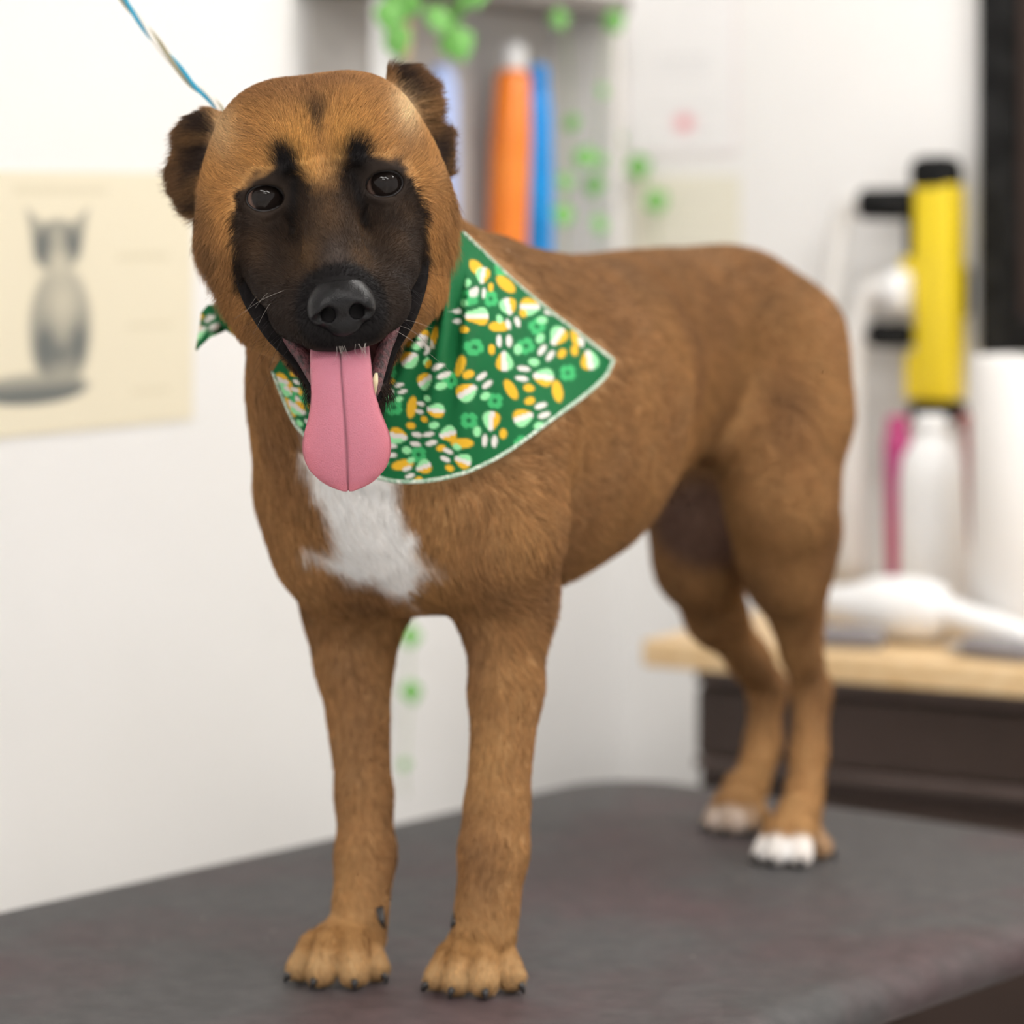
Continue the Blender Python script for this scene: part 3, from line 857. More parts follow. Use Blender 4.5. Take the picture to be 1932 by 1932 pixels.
M_coat = tint_mat('dog_coat_skin', 0.75, 0.15, sheen=0.0)
body = quad_mesh('body', V, Q, M_coat, DOG)
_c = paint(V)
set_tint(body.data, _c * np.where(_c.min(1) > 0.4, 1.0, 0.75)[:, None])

# ---------------------------------------------------------------- eyes, nose, mouth
def eye_mat():
    m = mat('dark_eye', (0.012, 0.008, 0.006), 0.03, 0.20)
    N = m.node_tree.nodes; L = m.node_tree.links
    a = N.new('ShaderNodeAttribute'); a.attribute_name = 'tint'
    L.new(a.outputs['Color'], N['Principled BSDF'].inputs['Base Color'])
    return m
M_eye = eye_mat()
M_lid = mat('black_eyelid', (0.012, 0.010, 0.010), 0.5, 0.3, noise=(300, (0.035, 0.028, 0.028), 0.4, 0.7))
M_nose = mat('black_nose_leather', (0.0045, 0.0042, 0.0045), 0.34, 0.2, noise=(120, (0.012, 0.011, 0.012), 0.4, 0.7))
_N = M_nose.node_tree.nodes; _L = M_nose.node_tree.links
_tc = _N.new('ShaderNodeTexCoord'); _vo = _N.new('ShaderNodeTexVoronoi'); _vo.inputs['Scale'].default_value = 950
_bp = _N.new('ShaderNodeBump'); _bp.inputs['Strength'].default_value = 0.3; _bp.inputs['Distance'].default_value = 0.0006
_L.new(_tc.outputs['Object'], _vo.inputs['Vector']); _L.new(_vo.outputs['Distance'], _bp.inputs['Height']); _L.new(_bp.outputs['Normal'], _N['Principled BSDF'].inputs['Normal'])

for i, e in enumerate(EYES):
    Vv, Ff = [], []
    nu, nv = 28, 18
    RE = 1.40
    for a in range(nv + 1):
        th = math.pi * a / nv
        for b in range(nu):
            ph = 2 * math.pi * b / nu
            Vv.append((RE * math.sin(th) * math.cos(ph), RE * math.sin(th) * math.sin(ph), RE * math.cos(th)))
    for a in range(nv):
        for b in range(nu):
            b2 = (b + 1) % nu
            Ff.append((a * nu + b, (a + 1) * nu + b, (a + 1) * nu + b2, a * nu + b2))
    Vv = np.array(Vv)
    P = np.array([hd(e[0] + v[0], e[1] + v[1], e[2] + v[2]) for v in Vv])
    o = mesh_obj('eye', P, Ff, M_eye, DOG)
    rad = np.hypot(Vv[:, 0] - (0.10), Vv[:, 1])
    rgb = np.where(rad[:, None] < 1.14, np.array([[0.010, 0.007, 0.006]]), np.array([[0.17, 0.11, 0.09]]))
    rgb = np.where((Vv[:, 2] < 0)[:, None], np.array([[0.2, 0.1, 0.1]]), rgb)
    set_tint(o.data, rgb)
    # lids: a rim that follows the ball
    ring = []
    s = -1 if i == 0 else 1
    for k in range(40):
        a = 2 * math.pi * k / 40
        x = 1.31 * math.cos(a); y = 0.97 * math.sin(a)
        if math.sin(a) > 0: y *= 0.95
        if s * math.cos(a) < -0.6: y -= 0.20 * (-s * math.cos(a) - 0.6) / 0.4; x *= 1.05
        zz = math.sqrt(max(1.50 ** 2 - x * x - y * y, 0.15))
        ring.append(hd(e[0] + x, e[1] + y, e[2] + zz - 0.06))
    rr = np.array([0.0014 if math.sin(2 * math.pi * k / 40) > -0.1 else 0.0009 for k in range(40)])
    Vt, Ft = tube(ring, rr, 8, True)
    mesh_obj('eyelid', Vt, Ft, M_lid, DOG)

NX = Field(np.arange(-0.034, 0.034, 0.0008), np.arange(-0.036, 0.034, 0.0008), np.arange(-0.036, 0.022, 0.0008))
def nose():
    # own axes: x right, y up, z forward, centred on the leather
    E = NX.ell; K = NX.cone
    E((0, 0.004, -0.010), (0.0215, 0.0150, 0.0190), None, 0.004)
    E((0, 0.010, -0.012), (0.0180, 0.0110, 0.0165), None, 0.006)
    for s in (-1, 1):
        E((s * 0.0135, -0.0015, -0.005), (0.0092, 0.0105, 0.0125), None, 0.006)
    E((0, -0.0115, -0.0085), (0.0125, 0.0085, 0.0085), None, 0.005)
    for s in (-1, 1):
        K((s * 0.0090, -0.0058, 0.012), (s * 0.0105, -0.0040, -0.012), 0.0048, 0.0050, 0.0025, True)
        K((s * 0.0105, -0.0060, 0.0080), (s * 0.0210, -0.0090, 0.000), 0.0042, 0.0022, 0.0020, True)
    K((0, -0.007, 0.0115), (0, -0.024, 0.0035), 0.0009, 0.0009, 0.0016, True)
nose()
NV, NQ = NX.mesh()
NV = relax(NV, NQ, 2, 0.4)
NC = np.array([0.0, -7.8, 7.55])
tilt = math.radians(-10)
RX = np.array([[1, 0, 0], [0, math.cos(tilt), -math.sin(tilt)], [0, math.sin(tilt), math.cos(tilt)]])
NW = HO + (NV @ RX.T + NC / 100) @ HM.T
quad_mesh('nose', NW, NQ, M_nose, DOG)

# tongue
def tongue():
    M = tint_mat('pink_tongue', 0.45, 0.4, bump=(1300, 0.55), sss=0.12)
    spine = [at(640, 610, 2.20), at(641, 640, 2.168), at(642, 668, 2.150), at(645, 720, 2.140), at(650, 780, 2.138), at(654, 840, 2.140), at(656, 890, 2.145), at(657, 917, 2.150)]
    spine[-1] = at(657, 921, 2.151)
    S = catmull(spine, 12)
    ypx = HZ + (T + CH - S[:, 2]) * FPX / S[:, 1]
    hc = catmull([(600, 46, 0), (640, 55, 0), (690, 58, 0), (740, 60, 0), (780, 68, 0), (815, 79, 0), (842, 84, 0), (868, 81, 0), (890, 72, 0), (903, 61, 0), (912, 50, 0), (917, 40, 0), (920, 30, 0), (921, 24, 0)], 10)
    H2 = np.interp(ypx, hc[:, 0], hc[:, 1])
    nw = 33
    V, F, col = [], [], []
    for side in (1, -1):
        for i, p in enumerate(S):
            tn = S[min(i + 1, len(S) - 1)] - S[max(i - 1, 0)]; tn /= np.linalg.norm(tn)
            rt = np.array([1.0, 0.05, 0.0]); rt -= tn * (rt @ tn); rt /= np.linalg.norm(rt)
            nn = np.cross(rt, tn); nn *= -np.sign(nn[1])        # towards the camera
            hw = H2[i] * p[1] / FPX
            for j in range(nw):
                a = -1 + 2 * j / (nw - 1)
                edge = math.sqrt(max(1 - a * a, 0))
                thick = 0.0050 * edge ** 0.7
                groove = -0.0016 * math.exp(-(a / 0.03) ** 2) - 0.0010 * math.exp(-(a / 0.3) ** 2)
                curl = -0.004 * a * a
                off = (thick + groove + curl) if side == 1 else (-thick * 0.8 + curl)
                V.append(p + rt * a * hw + nn * off)
                fr = i / (len(S) - 1)
                base = np.array([0.40, 0.145, 0.20]) * (1 - fr) + np.array([0.53, 0.17, 0.225]) * fr
                rim = abs(a) ** 4 * fr + max(fr - 0.9, 0) * 6
                base = base + (np.array([0.68, 0.17, 0.20]) - base) * min(rim * 0.6, 0.7)
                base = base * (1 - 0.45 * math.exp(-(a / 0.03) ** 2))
                col.append(base)
    n = len(S) * nw
    for i in range(len(S) - 1):
        for j in range(nw - 1):
            q = (i * nw + j, i * nw + j + 1, (i + 1) * nw + j + 1, (i + 1) * nw + j)
            F.append(q); F.append(tuple(n + x for x in q[::-1]))
        for j in (0, nw - 1):
            q = (i * nw + j, (i + 1) * nw + j, n + (i + 1) * nw + j, n + i * nw + j)
            F.append(q if j == 0 else q[::-1])
    for j in range(nw - 1):
        for i in (0, len(S) - 1):
            q = (i * nw + j, i * nw + j + 1, n + i * nw + j + 1, n + i * nw + j)
            F.append(q if i else q[::-1])
    o = mesh_obj('tongue', V, F, M, DOG)
    set_tint(o.data, np.array(col))
    o['label'] = 'long pink tongue hanging from the open mouth'
tongue()

# lips of the lower jaw and the lower canine
M_lip = mat('mottled_dark_pink_lip', (0.15, 0.055, 0.06), 0.45, 0.35, noise=(260, (0.05, 0.03, 0.032), 0.42, 0.62), bump=(500, 0.8))
M_lipb = mat('black_lip_edge', (0.006, 0.005, 0.005), 0.8, 0.05, noise=(260, (0.011, 0.009, 0.009), 0.42, 0.62))
for s in (-1, 1):
    path = [hd(s * 4.5, -8.4, -1.2), hd(s * 3.75, -9.8, -0.2), hd(s * 2.85, -11.3, 0.4), hd(s * 2.15, -12.8, 1.1), hd(s * 1.4, -14.2, 1.9), hd(0, -14.9, 2.5)]
    S = catmull(path, 8)
    Vt, Ft = tube(S, np.interp(np.linspace(0, 1, len(S)), [0, 0.3, 0.7, 1], [0.0025, 0.0050, 0.0056, 0.005]), 10)
    mesh_obj('lower_lip', Vt, Ft, M_lip, DOG)
    path = [hd(s * 6.0, -4.5, -3.2), hd(s * 5.55, -6.6, -2.6), hd(s * 4.55, -9.2, -1.1), hd(s * 3.2, -11.5, -0.2), hd(s * 2.4, -13.2, 0.5), hd(s * 1.6, -14.8, 1.3), hd(0, -15.5, 2.0)]
    S = catmull(path, 8)
    Vt, Ft = tube(S, np.interp(np.linspace(0, 1, len(S)), [0, 0.1, 0.2, 0.36, 0.5, 0.7, 1], [0.006, 0.0105, 0.0110, 0.0085, 0.0052, 0.0042, 0.0040]), 10)
    mesh_obj('lip_edge', Vt, Ft, M_lipb, DOG)
S = catmull([at(702, 742, 2.160), at(707, 722, 2.152), at(710, 704, 2.150)], 6)
Vt, Ft = tube(S, np.interp(np.linspace(0, 1, len(S)), [0, 0.6, 1], [0.0028, 0.0022, 0.0010]), 10)
mesh_obj('canine_tooth', Vt, Ft, M_tooth, DOG)

# claws
def claw(base, tip, r):
    d = tip - base; d[2] = 0; d /= np.linalg.norm(d)
    p0 = tip + d * r * 0.55 + np.array([0, 0, -r * 0.25])
    p1 = p0 + d * 0.0048 + np.array([0, 0, -0.0020])
    p2 = p1 + d * 0.0022 + np.array([0, 0, -0.0050])
    p2[2] = max(p2[2], T + 0.0012)
    S = catmull([p0, p1, p2], 5)
    Vt, Ft = tube(S, np.interp(np.linspace(0, 1, len(S)), [0, 0.5, 1], [0.0034, 0.0029, 0.0010]), 8)
    mesh_obj('claw', Vt, Ft, M_claw, DOG)
for kn, tip, r in TOES:
    claw(kn, tip, r)
for a, b in ((at(716, 1715, 2.425), at(725, 1752, 2.418)), (at(862, 1722, 2.412), at(852, 1750, 2.402))):
    S = catmull([a, (a + b) / 2 + np.array([0, -0.003, 0]), b], 5)
    Vt, Ft = tube(S, np.interp(np.linspace(0, 1, len(S)), [0, 0.5, 1], [0.0034, 0.0028, 0.0010]), 8)
    mesh_obj('dewclaw', Vt, Ft, M_claw, DOG)

# ------------------------------------------------------------------ bandana
GB = Field(xs, ys, zs); GB.F = G_BODY
def ray_depth(px, py, start=2.15, stop=2.9):
    """first depth at which the line of sight meets the dog's body"""
    d = np.full(len(px), start); done = np.zeros(len(px), bool)
    for _ in range(200):
        P = np.stack([(px - 966) * d / FPX, d, T + CH - (py - HZ) * d / FPX], 1)
        v = np.clip(GB.sample(P), -0.01, 0.012)
        done |= (v < 0.0004)
        d = np.where(done, d, d + np.maximum(v * 0.8, 0.0006))
    return d

BAND = [(872, 438), (905, 470), (970, 532), (1040, 590), (1100, 636), (1157, 680), (1140, 712), (1100, 748), (1040, 792), (960, 850), (900, 882), (850, 899), (790, 908),
        (730, 905), (670, 880), (620, 850), (570, 815), (545, 775), (515, 700), (540, 660), (640, 600), (740, 570), (800, 500), (845, 440)]
PAWS = [(1170, 250, 180, 1.0), (1420, 205, 0, 1.0), (1190, 55, 100, .85), (1320, 205, 75, .85), (1550, 350, 125, 1.0), (1300, 465, -90, 1.0), (1480, 545, 190, 1.0),
        (1705, 460, -100, 1.0), (1120, 615, -35, 1.0), (1390, 740, -20, 1.0), (1230, 760, 95, 1.0), (845, 455, -40, .9), (920, 560, -30, .95), (965, 705, 190, .8),
        (780, 830, 10, .95), (1020, 820, 165, .9), (1090, 950, 200, .85), (735, 620, -20, .7), (240, 600, 60, .8), (215, 560, 20, .8), (300, 700, 40, .8),
        (900, 330, 60, .8), (1560, 560, 60, .0), (660, 900, 0, .9), (900, 980, 160, .8)]
BEANS = [(1305, 95, 45), (845, 690, -80), (1330, 605, 60), (1092, 490, -70), (1275, 300, 0), (1550, 615, 80), (1090, 865, 0), (965, 350, -75), (1165, 20, 50), (1640, 345, 80), (800, 970, -10), (250, 690, 60)]
CLOV = [(1155, 400), (1400, 395), (1235, 165), (1600, 525), (1250, 660), (760, 690), (1125, 755), (1450, 300), (880, 250), (740, 520), (880, 920), (1040, 560), (1380, 870), (1290, 20), (290, 640), (1130, 160)]
def print_col(x, y):
    """cloth print; x, y in print units (about 70 to the centimetre)"""
    n = len(x)
    c = np.tile(np.array([0.006, 0.125, 0.038]), (n, 1))
    DK = np.array([0.006, 0.125, 0.038]); MINT = np.array([0.30, 0.74, 0.36]); CLO = np.array([0.05, 0.42, 0.14]); YEL = np.array([0.76, 0.43, 0.025]); WHT = np.array([0.72, 0.68, 0.64])
    soft = 5.0
    def put(mask_d, col):
        nonlocal c
        w = np.clip(0.5 - mask_d / soft, 0, 1)
        c = c * (1 - w[:, None]) + np.asarray(col) * w[:, None]
    for cx, cy in CLOV:
        for k in range(4):
            a = math.radians(45 + 90 * k + cx % 60)
            ux, uy = math.cos(a), math.sin(a)
            for s in (-0.55, 0.55):
                ax, ay = cx + 26 * math.cos(a + s), cy + 26 * math.sin(a + s)
                put(np.hypot(x - ax, y - ay) - 15, CLO)
        put(np.hypot(x - cx, y - cy) - 7, DK)
    for cx, cy, ang in BEANS:
        a = math.radians(ang)
        l = (x - cx) * math.cos(a) + (y - cy) * math.sin(a); m = -(x - cx) * math.sin(a) + (y - cy) * math.cos(a)
        put((np.sqrt((l / 54) ** 2 + (m / 25) ** 2) - 1) * 25, YEL)
    for cx, cy, ang, sc in PAWS:
        if sc <= 0: continue
        a = math.radians(ang); sc *= 0.97
        l = ((x - cx) * math.cos(a) + (y - cy) * math.sin(a)) / sc; m = (-(x - cx) * math.sin(a) + (y - cy) * math.cos(a)) / sc
        # pad: wide rounded triangle, narrow towards the toes
        wd = np.clip(48 - 0.34 * (l + 20), 16, 56)
        pad = (np.sqrt(((l + 2) / 50) ** 2 + (m / wd) ** 2) - 1) * 42
        col = np.where((m < -13)[:, None], YEL, np.where((m > 13)[:, None], MINT, WHT))
        put(pad, col)
        for tx, ty, tr, tc, tl in ((56, -66, 19, YEL, 26), (98, -25, 14, WHT, 31), (98, 25, 14, WHT, 31), (56, 66, 19, MINT, 26)):
            rr = (np.sqrt(((l - tx) / tl) ** 2 + ((m - ty) / tr) ** 2) - 1) * tr
            cc = np.where((m > ty + 4)[:, None], WHT, YEL) if ty == -24 else (np.where((m > ty)[:, None], WHT, WHT) if ty == 24 else tc)
            put(rr, cc)
    return c

M_cloth = tint_mat('printed_green_cotton', 0.8, 0.2, bump=(1500, 0.3), sheen=0.0)
M_hem = mat('pale_green_overlock_stitching', (0.26, 0.42, 0.30), 0.85, 0.15, noise=(320, (0.66, 0.72, 0.62), 0.42, 0.6), bump=(700, 0.6))
BANDANA = empty('bandana', tuple(at(800, 800, 2.4)))
tag(BANDANA, 'green bandana with paw prints and clovers tied round the neck of the dog', 'bandana')
def bandana():
    step = 3.0
    gx = np.arange(505, 1165, step); gy = np.arange(432, 915, step)
    X, Y = np.meshgrid(gx, gy, indexing='ij')
    # depth on a coarse grid, smoothed like taut cloth
    cs = 12.0
    cx = np.arange(480, 1200, cs); cy = np.arange(410, 950, cs)
    CX, CY = np.meshgrid(cx, cy, indexing='ij')
    D = ray_depth(CX.ravel(), CY.ravel(), 2.22).reshape(CX.shape)
    D = np.minimum(D, 2.60)
    # the cloth hangs: it lies in front of the body everywhere, smooth between the contacts
    S = D.copy()
    for _ in range(60):
        P = np.pad(S, 1, mode='edge')
        avg = (P[:-2, 1:-1] + P[2:, 1:-1] + P[1:-1, :-2] + P[1:-1, 2:]) / 4
        S = np.minimum(D, avg * 0.8 + S * 0.2) if _ % 2 else avg
    S = np.minimum(S, D + 0.004)
    for _ in range(6):
        P = np.pad(S, 1, mode='edge')
        S = (P[:-2, 1:-1] + P[2:, 1:-1] + P[1:-1, :-2] + P[1:-1, 2:]) / 4
    # bilinear to the fine grid
    fx = (X - cx[0]) / cs; fy = (Y - cy[0]) / cs
    i = np.clip(fx.astype(int), 0, len(cx) - 2); j = np.clip(fy.astype(int), 0, len(cy) - 2)
    fx = fx - i; fy = fy - j
    D2 = S[i, j] * (1 - fx) * (1 - fy) + S[i + 1, j] * fx * (1 - fy) + S[i, j + 1] * (1 - fx) * fy + S[i + 1, j + 1] * fx * fy
    # folds that run down from under the jaw
    def fold(x0, y0, x1, y1, wd, amp):
        e = np.array([x1 - x0, y1 - y0], float); L = np.hypot(*e); e /= L
        l = ((X - x0) * e[0] + (Y - y0) * e[1]) / L
        m = (-(X - x0) * e[1] + (Y - y0) * e[0])
        env = np.clip(1.15 - np.clip(l, 0, 2), 0, 1) * sstep(-0.25, 0.1, l)
        return (2.4 if amp > 0 else 1.7) * amp * env * np.exp(-(m / (wd * (0.6 + 0.9 * np.clip(l, 0, 1.2)))) ** 2)
    off = 0.013 + 0 * X
    off += fold(884, 545, 868, 840, 15, 0.0075) + fold(842, 570, 805, 850, 15, 0.0085) + fold(806, 600, 730, 770, 13, 0.0075) + fold(770, 615, 690, 690, 12, 0.006)
    off += fold(935, 530, 985, 850, 38, 0.004) + fold(560, 690, 640, 860, 12, 0.006) + fold(600, 690, 690, 880, 14, 0.005)
    DB_ = D[i, j] * (1 - fx) * (1 - fy) + D[i + 1, j] * fx * (1 - fy) + D[i, j + 1] * (1 - fx) * fy + D[i + 1, j + 1] * fx * fy
    D2 = np.minimum(D2 - off, DB_ - 0.0075)
    sd = polydist(X.ravel(), Y.ravel(), BAND).reshape(X.shape)
    inside = sd < 0
    # keep cells whose four corners are inside; snap the fringe onto the outline
    idx = np.full(X.shape, -1, int)
    near = sd < step * 1.0
    gxs, gys = np.gradient(sd, step)
    push = np.where((sd > -step * 0.6) & near, sd, 0)
    XX = X - gxs * push; YY = Y - gys * push
    cell = inside[:-1, :-1].astype(int) + inside[1:, :-1] + inside[:-1, 1:] + inside[1:, 1:]
    ok = (cell >= 2) & near[:-1, :-1] & near[1:, :-1] & near[:-1, 1:] & near[1:, 1:]
    use = np.zeros(X.shape, bool)
    use[:-1, :-1] |= ok; use[1:, :-1] |= ok; use[:-1, 1:] |= ok; use[1:, 1:] |= ok
    idx[use] = np.arange(use.sum())
    px, py, dd = XX[use], YY[use], D2[use]
    V = np.stack([(px - 966) * dd / FPX, dd, T + CH - (py - HZ) * dd / FPX], 1)
    a, b = np.nonzero(ok)
    Fq = np.stack([idx[a, b], idx[a, b + 1], idx[a + 1, b + 1], idx[a + 1, b]], 1)
    o = quad_mesh('cloth', V, Fq, M_cloth, BANDANA)
    wx = (px - 450) / 0.3882; wy = (py - 500) / 0.3882
    # the print is foreshortened where the cloth turns into the folds
    g = (off[use] - 0.011) * 1400
    set_tint(o.data, print_col(wx + g, wy))
    so = o.modifiers.new('thickness', 'SOLIDIFY'); so.thickness = 0.0012; so.offset = 0
    # hem along the free edges
    def on(pts):
        S = catmull([(x, y, 0) for x, y in pts], 10)[:, :2]
        ii = np.clip(((S[:, 0] - gx[0]) / step).round().astype(int), 0, len(gx) - 1); jj = np.clip(((S[:, 1] - gy[0]) / step).round().astype(int), 0, len(gy) - 1)
        dd = D2[ii, jj]
        for _ in range(4):
            dd = np.convolve(np.pad(dd, 1, mode='edge'), [0.25, 0.5, 0.25], 'valid')
        return np.stack([(S[:, 0] - 966) * dd / FPX, dd - 0.0006, T + CH - (S[:, 1] - HZ) * dd / FPX], 1)
    for pts in (BAND[0:6], BAND[5:19]):
        S = on(pts)
        Vt, Ft = tube(S, 0.0017, 8)
        mesh_obj('hem', Vt, Ft, M_hem, BANDANA)
    return V
BV = bandana()
# the rolled band round the back of the neck, its knot and the free end
def band():
    c0 = at(680, 540, 2.38)
    ax = at(640, 500, 2.33) - at(772, 850, 2.455); ax /= np.linalg.norm(ax)
    R = frame((1, 0, 0), ax)
    pts = []
    for k in range(33):
        a = math.radians(62 + 108 * k / 32)
        dr = R @ np.array([math.cos(a), math.sin(a), 0.0])
        rr = 0.05
        for _ in range(60):
            if GB.sample((c0 + dr * rr)[None])[0] > 0.000 or rr > 0.14: break
            rr += 0.002
        pts.append(c0 + dr * rr)
    Vt, Ft = tube(np.array(pts), 0.008, 10)
    o = mesh_obj('neck_band', Vt, Ft, M_cloth, BANDANA)
    P = np.array(Vt); set_tint(o.data, print_col(P[:, 0] * 7000 + 1500, P[:, 2] * 7000 - 8000))
    return np.array(pts)
NB = band()
def free_end():
    out = [(392, 577), (412, 575), (440, 600), (470, 640), (455, 640), (425, 622), (400, 634), (372, 660), (376, 620), (380, 590)]
    o2 = np.array([at(x, y, 2.405) for x, y in out])
    bm = bmesh.new()
    vs = [bm.verts.new(p + np.array([0, 0.010 * math.sin(i * 1.7), 0])) for i, p in enumerate(o2)]
    c = bm.verts.new(at(412, 606, 2.397))
    for i in range(len(vs)):
        bm.faces.new((vs[i], vs[(i + 1) % len(vs)], c))
    bmesh.ops.subdivide_edges(bm, edges=bm.edges, cuts=5, use_grid_fill=True)
    o = bm_obj('free_end', bm, M_cloth, BANDANA, True)
    n = len(o.data.vertices); P = np.empty(n * 3); o.data.vertices.foreach_get('co', P); P = P.reshape(-1, 3)
    set_tint(o.data, print_col((P[:, 0] + 0.225) * 7000 + 1205, (T + CH - P[:, 2] - 0.08) * 7000 + 480))
    so = o.modifiers.new('thickness', 'SOLIDIFY'); so.thickness = 0.002; so.offset = 0
free_end()

# ------------------------------------------------------------------ leash
def leash():
    e = empty('leash', tuple(at(405, 195, 2.37)))
    tag(e, 'thin white, blue and tan braided rope leash rising behind the head', 'leash')
    P = catmull([at(-330, -720, 2.52), at(60, -230, 2.46), at(235, 0, 2.42), at(300, 85, 2.405), at(360, 155, 2.39), at(408, 198, 2.375), at(470, 300, 2.37), at(540, 430, 2.39), at(590, 500, 2.42)], 40)
    n = len(P)
    tn = np.gradient(P, axis=0); tn /= np.linalg.norm(tn, axis=1)[:, None]
    a0 = np.cross(tn, (0, 1, 0)); a0 /= np.linalg.norm(a0, axis=1)[:, None]
    b0 = np.cross(tn, a0)
    s = np.concatenate([[0], np.cumsum(np.linalg.norm(np.diff(P, axis=0), axis=1))])
    mats = [mat('white_cord', (0.80, 0.77, 0.72), 0.8, 0.2, bump=(700, 0.5)), mat('blue_cord', (0.04, 0.34, 0.52), 0.8, 0.2, bump=(700, 0.5)),
            mat('tan_cord', (0.33, 0.30, 0.20), 0.8, 0.2, bump=(700, 0.5))]
    for k in range(3):
        ph = s * 2 * math.pi / 0.085 + k * 2.094
        Q_ = P + 0.0017 * (np.cos(ph)[:, None] * a0 + np.sin(ph)[:, None] * b0)
        Vt, Ft = tube(Q_, 0.00165, 8)
        mesh_obj('cord_strand', Vt, Ft, mats[k], e)
leash()

# ------------------------------------------------------------------ fur
def fur(n_target=430000):
    me = body.data
    nv = len(me.vertices)
    co = np.empty(nv * 3, np.float32); me.vertices.foreach_get('co', co); co = co.reshape(-1, 3)
    no = np.empty(nv * 3, np.float32); me.vertices.foreach_get('normal', no); no = no.reshape(-1, 3)
    tri = np.vstack([Q[:, [0, 1, 2]], Q[:, [0, 2, 3]]])
    A = co[tri]
    area = 0.5 * np.linalg.norm(np.cross(A[:, 1] - A[:, 0], A[:, 2] - A[:, 0]), axis=1)
    cen = A.mean(1)
    hc = to_head(cen)
    wgt = area * (1 + 4.0 * ((hc[:, 2] > -11) & (hc[:, 1] > -13)))
    pick = rng.choice(len(tri), n_target, p=wgt / wgt.sum())
    u = rng.random((n_target, 2)); sw = u.sum(1) > 1; u[sw] = 1 - u[sw]
    b = np.stack([1 - u.sum(1), u[:, 0], u[:, 1]], 1)
    P = (co[tri[pick]] * b[:, :, None]).sum(1).astype(np.float64)
    Nn = (no[tri[pick]] * b[:, :, None]).sum(1); Nn /= np.linalg.norm(Nn, axis=1)[:, None] + 1e-9
    h = to_head(P); r, uu, f = h.T; ar = np.abs(r)
    t = (P[:, 0] - DF0[0]) * UB[0] + (P[:, 1] - DF0[1]) * UB[1]
    z = P[:, 2] - T
    headm = sstep(-15, -10, f) * sstep(-15, -11, uu)
    # length in metres
    body_len = 0.015 + 0.004 * wob(P, 30, 21)
    leg = sstep(0.30, 0.20, z)
    Ln = body_len * (1 - leg) + 0.0085 * leg
    Ln = np.where(z < 0.06, 0.006, Ln)
    neck = sstep(-0.02, -0.07, t) * sstep(0.38, 0.44, z) * (1 - headm)
    Ln = Ln * (1 - neck) + 0.020 * neck
    muz = sstep(-2.5, 2.0, f) * (uu < 2)
    hl = 0.0092 * (1 - muz) + 0.0032 * muz
    cheek = sstep(5.8, 8.0, ar) * sstep(1.0, -2.0, uu) * sstep(-2.5, -5.0, f)
    hl = hl * (1 - cheek) + (0.021 + 0.006 * wob(P, 260, 41)) * cheek
    jaw = sstep(-9, -11, uu) * sstep(1.0, -1.5, f)
    hl = hl * (1 - jaw) + np.where(ar < 3.6, 0.003, 0.010) * jaw
    eye = np.minimum(np.hypot(r + 4.15, uu), np.hypot(r - 4.15, uu))
    hl = np.where(eye < 2.6, hl * np.clip((eye - 0.9) / 1.7, 0.25, 1), hl)
    earz = sstep(7.4, 8.4, ar) * sstep(-1.6, 0.2, uu) * sstep(-5.5, -6.5, f)
    earz = np.maximum(earz, sstep(6.8, 7.6, uu) * sstep(5.0, 6.0, ar))
    hl = hl * (1 - earz) + 0.0105 * earz
    Ln = Ln * (1 - headm) + hl * headm
    Ln *= rng.uniform(0.65, 1.2, n_target)
    # lie of the coat
    flow = np.zeros_like(P)
    flow[:, :2] = UB; flow[:, 2] = -0.55
    flow = flow * (1 - leg)[:, None] + np.array([0.05, 0.05, -1.0]) * leg[:, None]
    foot = sstep(0.045, 0.03, z)[:, None]
    flow = flow * (1 - foot) + np.array([-0.1, -0.6, -0.5]) * foot
    chest = (sstep(0.0, -0.06, t) * (1 - headm))[:, None]
    flow = flow * (1 - chest) + np.array([0.25, 0.2, -1.0]) * chest
    # head: away from the nose, up over the brow, down and out over the cheeks
    hv = np.stack([r * 0.9, uu + 7.0, -(7.5 - f) * 0.55], 1)
    ck = (sstep(4.8, 7.0, ar) * sstep(2.5, -2.0, uu))[:, None]
    hv = hv / (np.linalg.norm(hv, axis=1)[:, None] + 1e-6)
    hv = hv * (1 - ck) + np.stack([np.sign(r) * 0.55, -0.75 + 0 * r, -0.7 + 0 * r], 1) * ck
    top = sstep(0.5, 3.5, uu)[:, None]
    hv = hv * (1 - 0.6 * top) + 0.6 * top * np.stack([r * 0.16, 0.6 + 0 * r, -0.6 + 0 * r], 1)
    ez = earz[:, None]
    hv = hv * (1 - ez) + np.stack([np.sign(r) * 1.0, (uu - 3) * 0.08, -0.25 + 0 * r], 1) * ez
    hw = hv @ HM.T
    flow = flow * (1 - headm)[:, None] + hw * headm[:, None]
    jit = np.stack([wob(P, 90, 31), wob(P, 90, 32), wob(P, 90, 33)], 1) * 0.22 + rng.normal(size=P.shape) * 0.14
    flow = flow / (np.linalg.norm(flow, axis=1)[:, None] + 1e-6) + jit
    flow -= Nn * (flow * Nn).sum(1)[:, None]
    flow /= np.linalg.norm(flow, axis=1)[:, None] + 1e-6
    lift = 0.22 + 0.10 * rng.random(n_target) + 0.34 * cheek * rng.random(n_target) * headm + 0.25 * earz * headm + 0.10 * headm + 0.12 * muz * headm
    # bare places: eyeballs, nose leather, mouth, under the bandana, under the feet
    nl = (h - NC)
    keep = ~((np.hypot(nl[:, 0] / 2.1, (nl[:, 1] - 0.2) / 1.75) < 1.0) & (f > 5.4))
    keep &= eye > 1.42
    keep &= ~((np.sqrt((r / 3.0) ** 2 + ((uu + 11.8) / 3.0) ** 2) < 1.0) & (f > -3.5) & (uu < -10.4))
    keep &= ~((z < 0.004) | ((z < 0.012) & (Nn[:, 2] < -0.5)))
    cell = 0.0065
    occ = {}
    key = np.floor(BV / cell).astype(int)
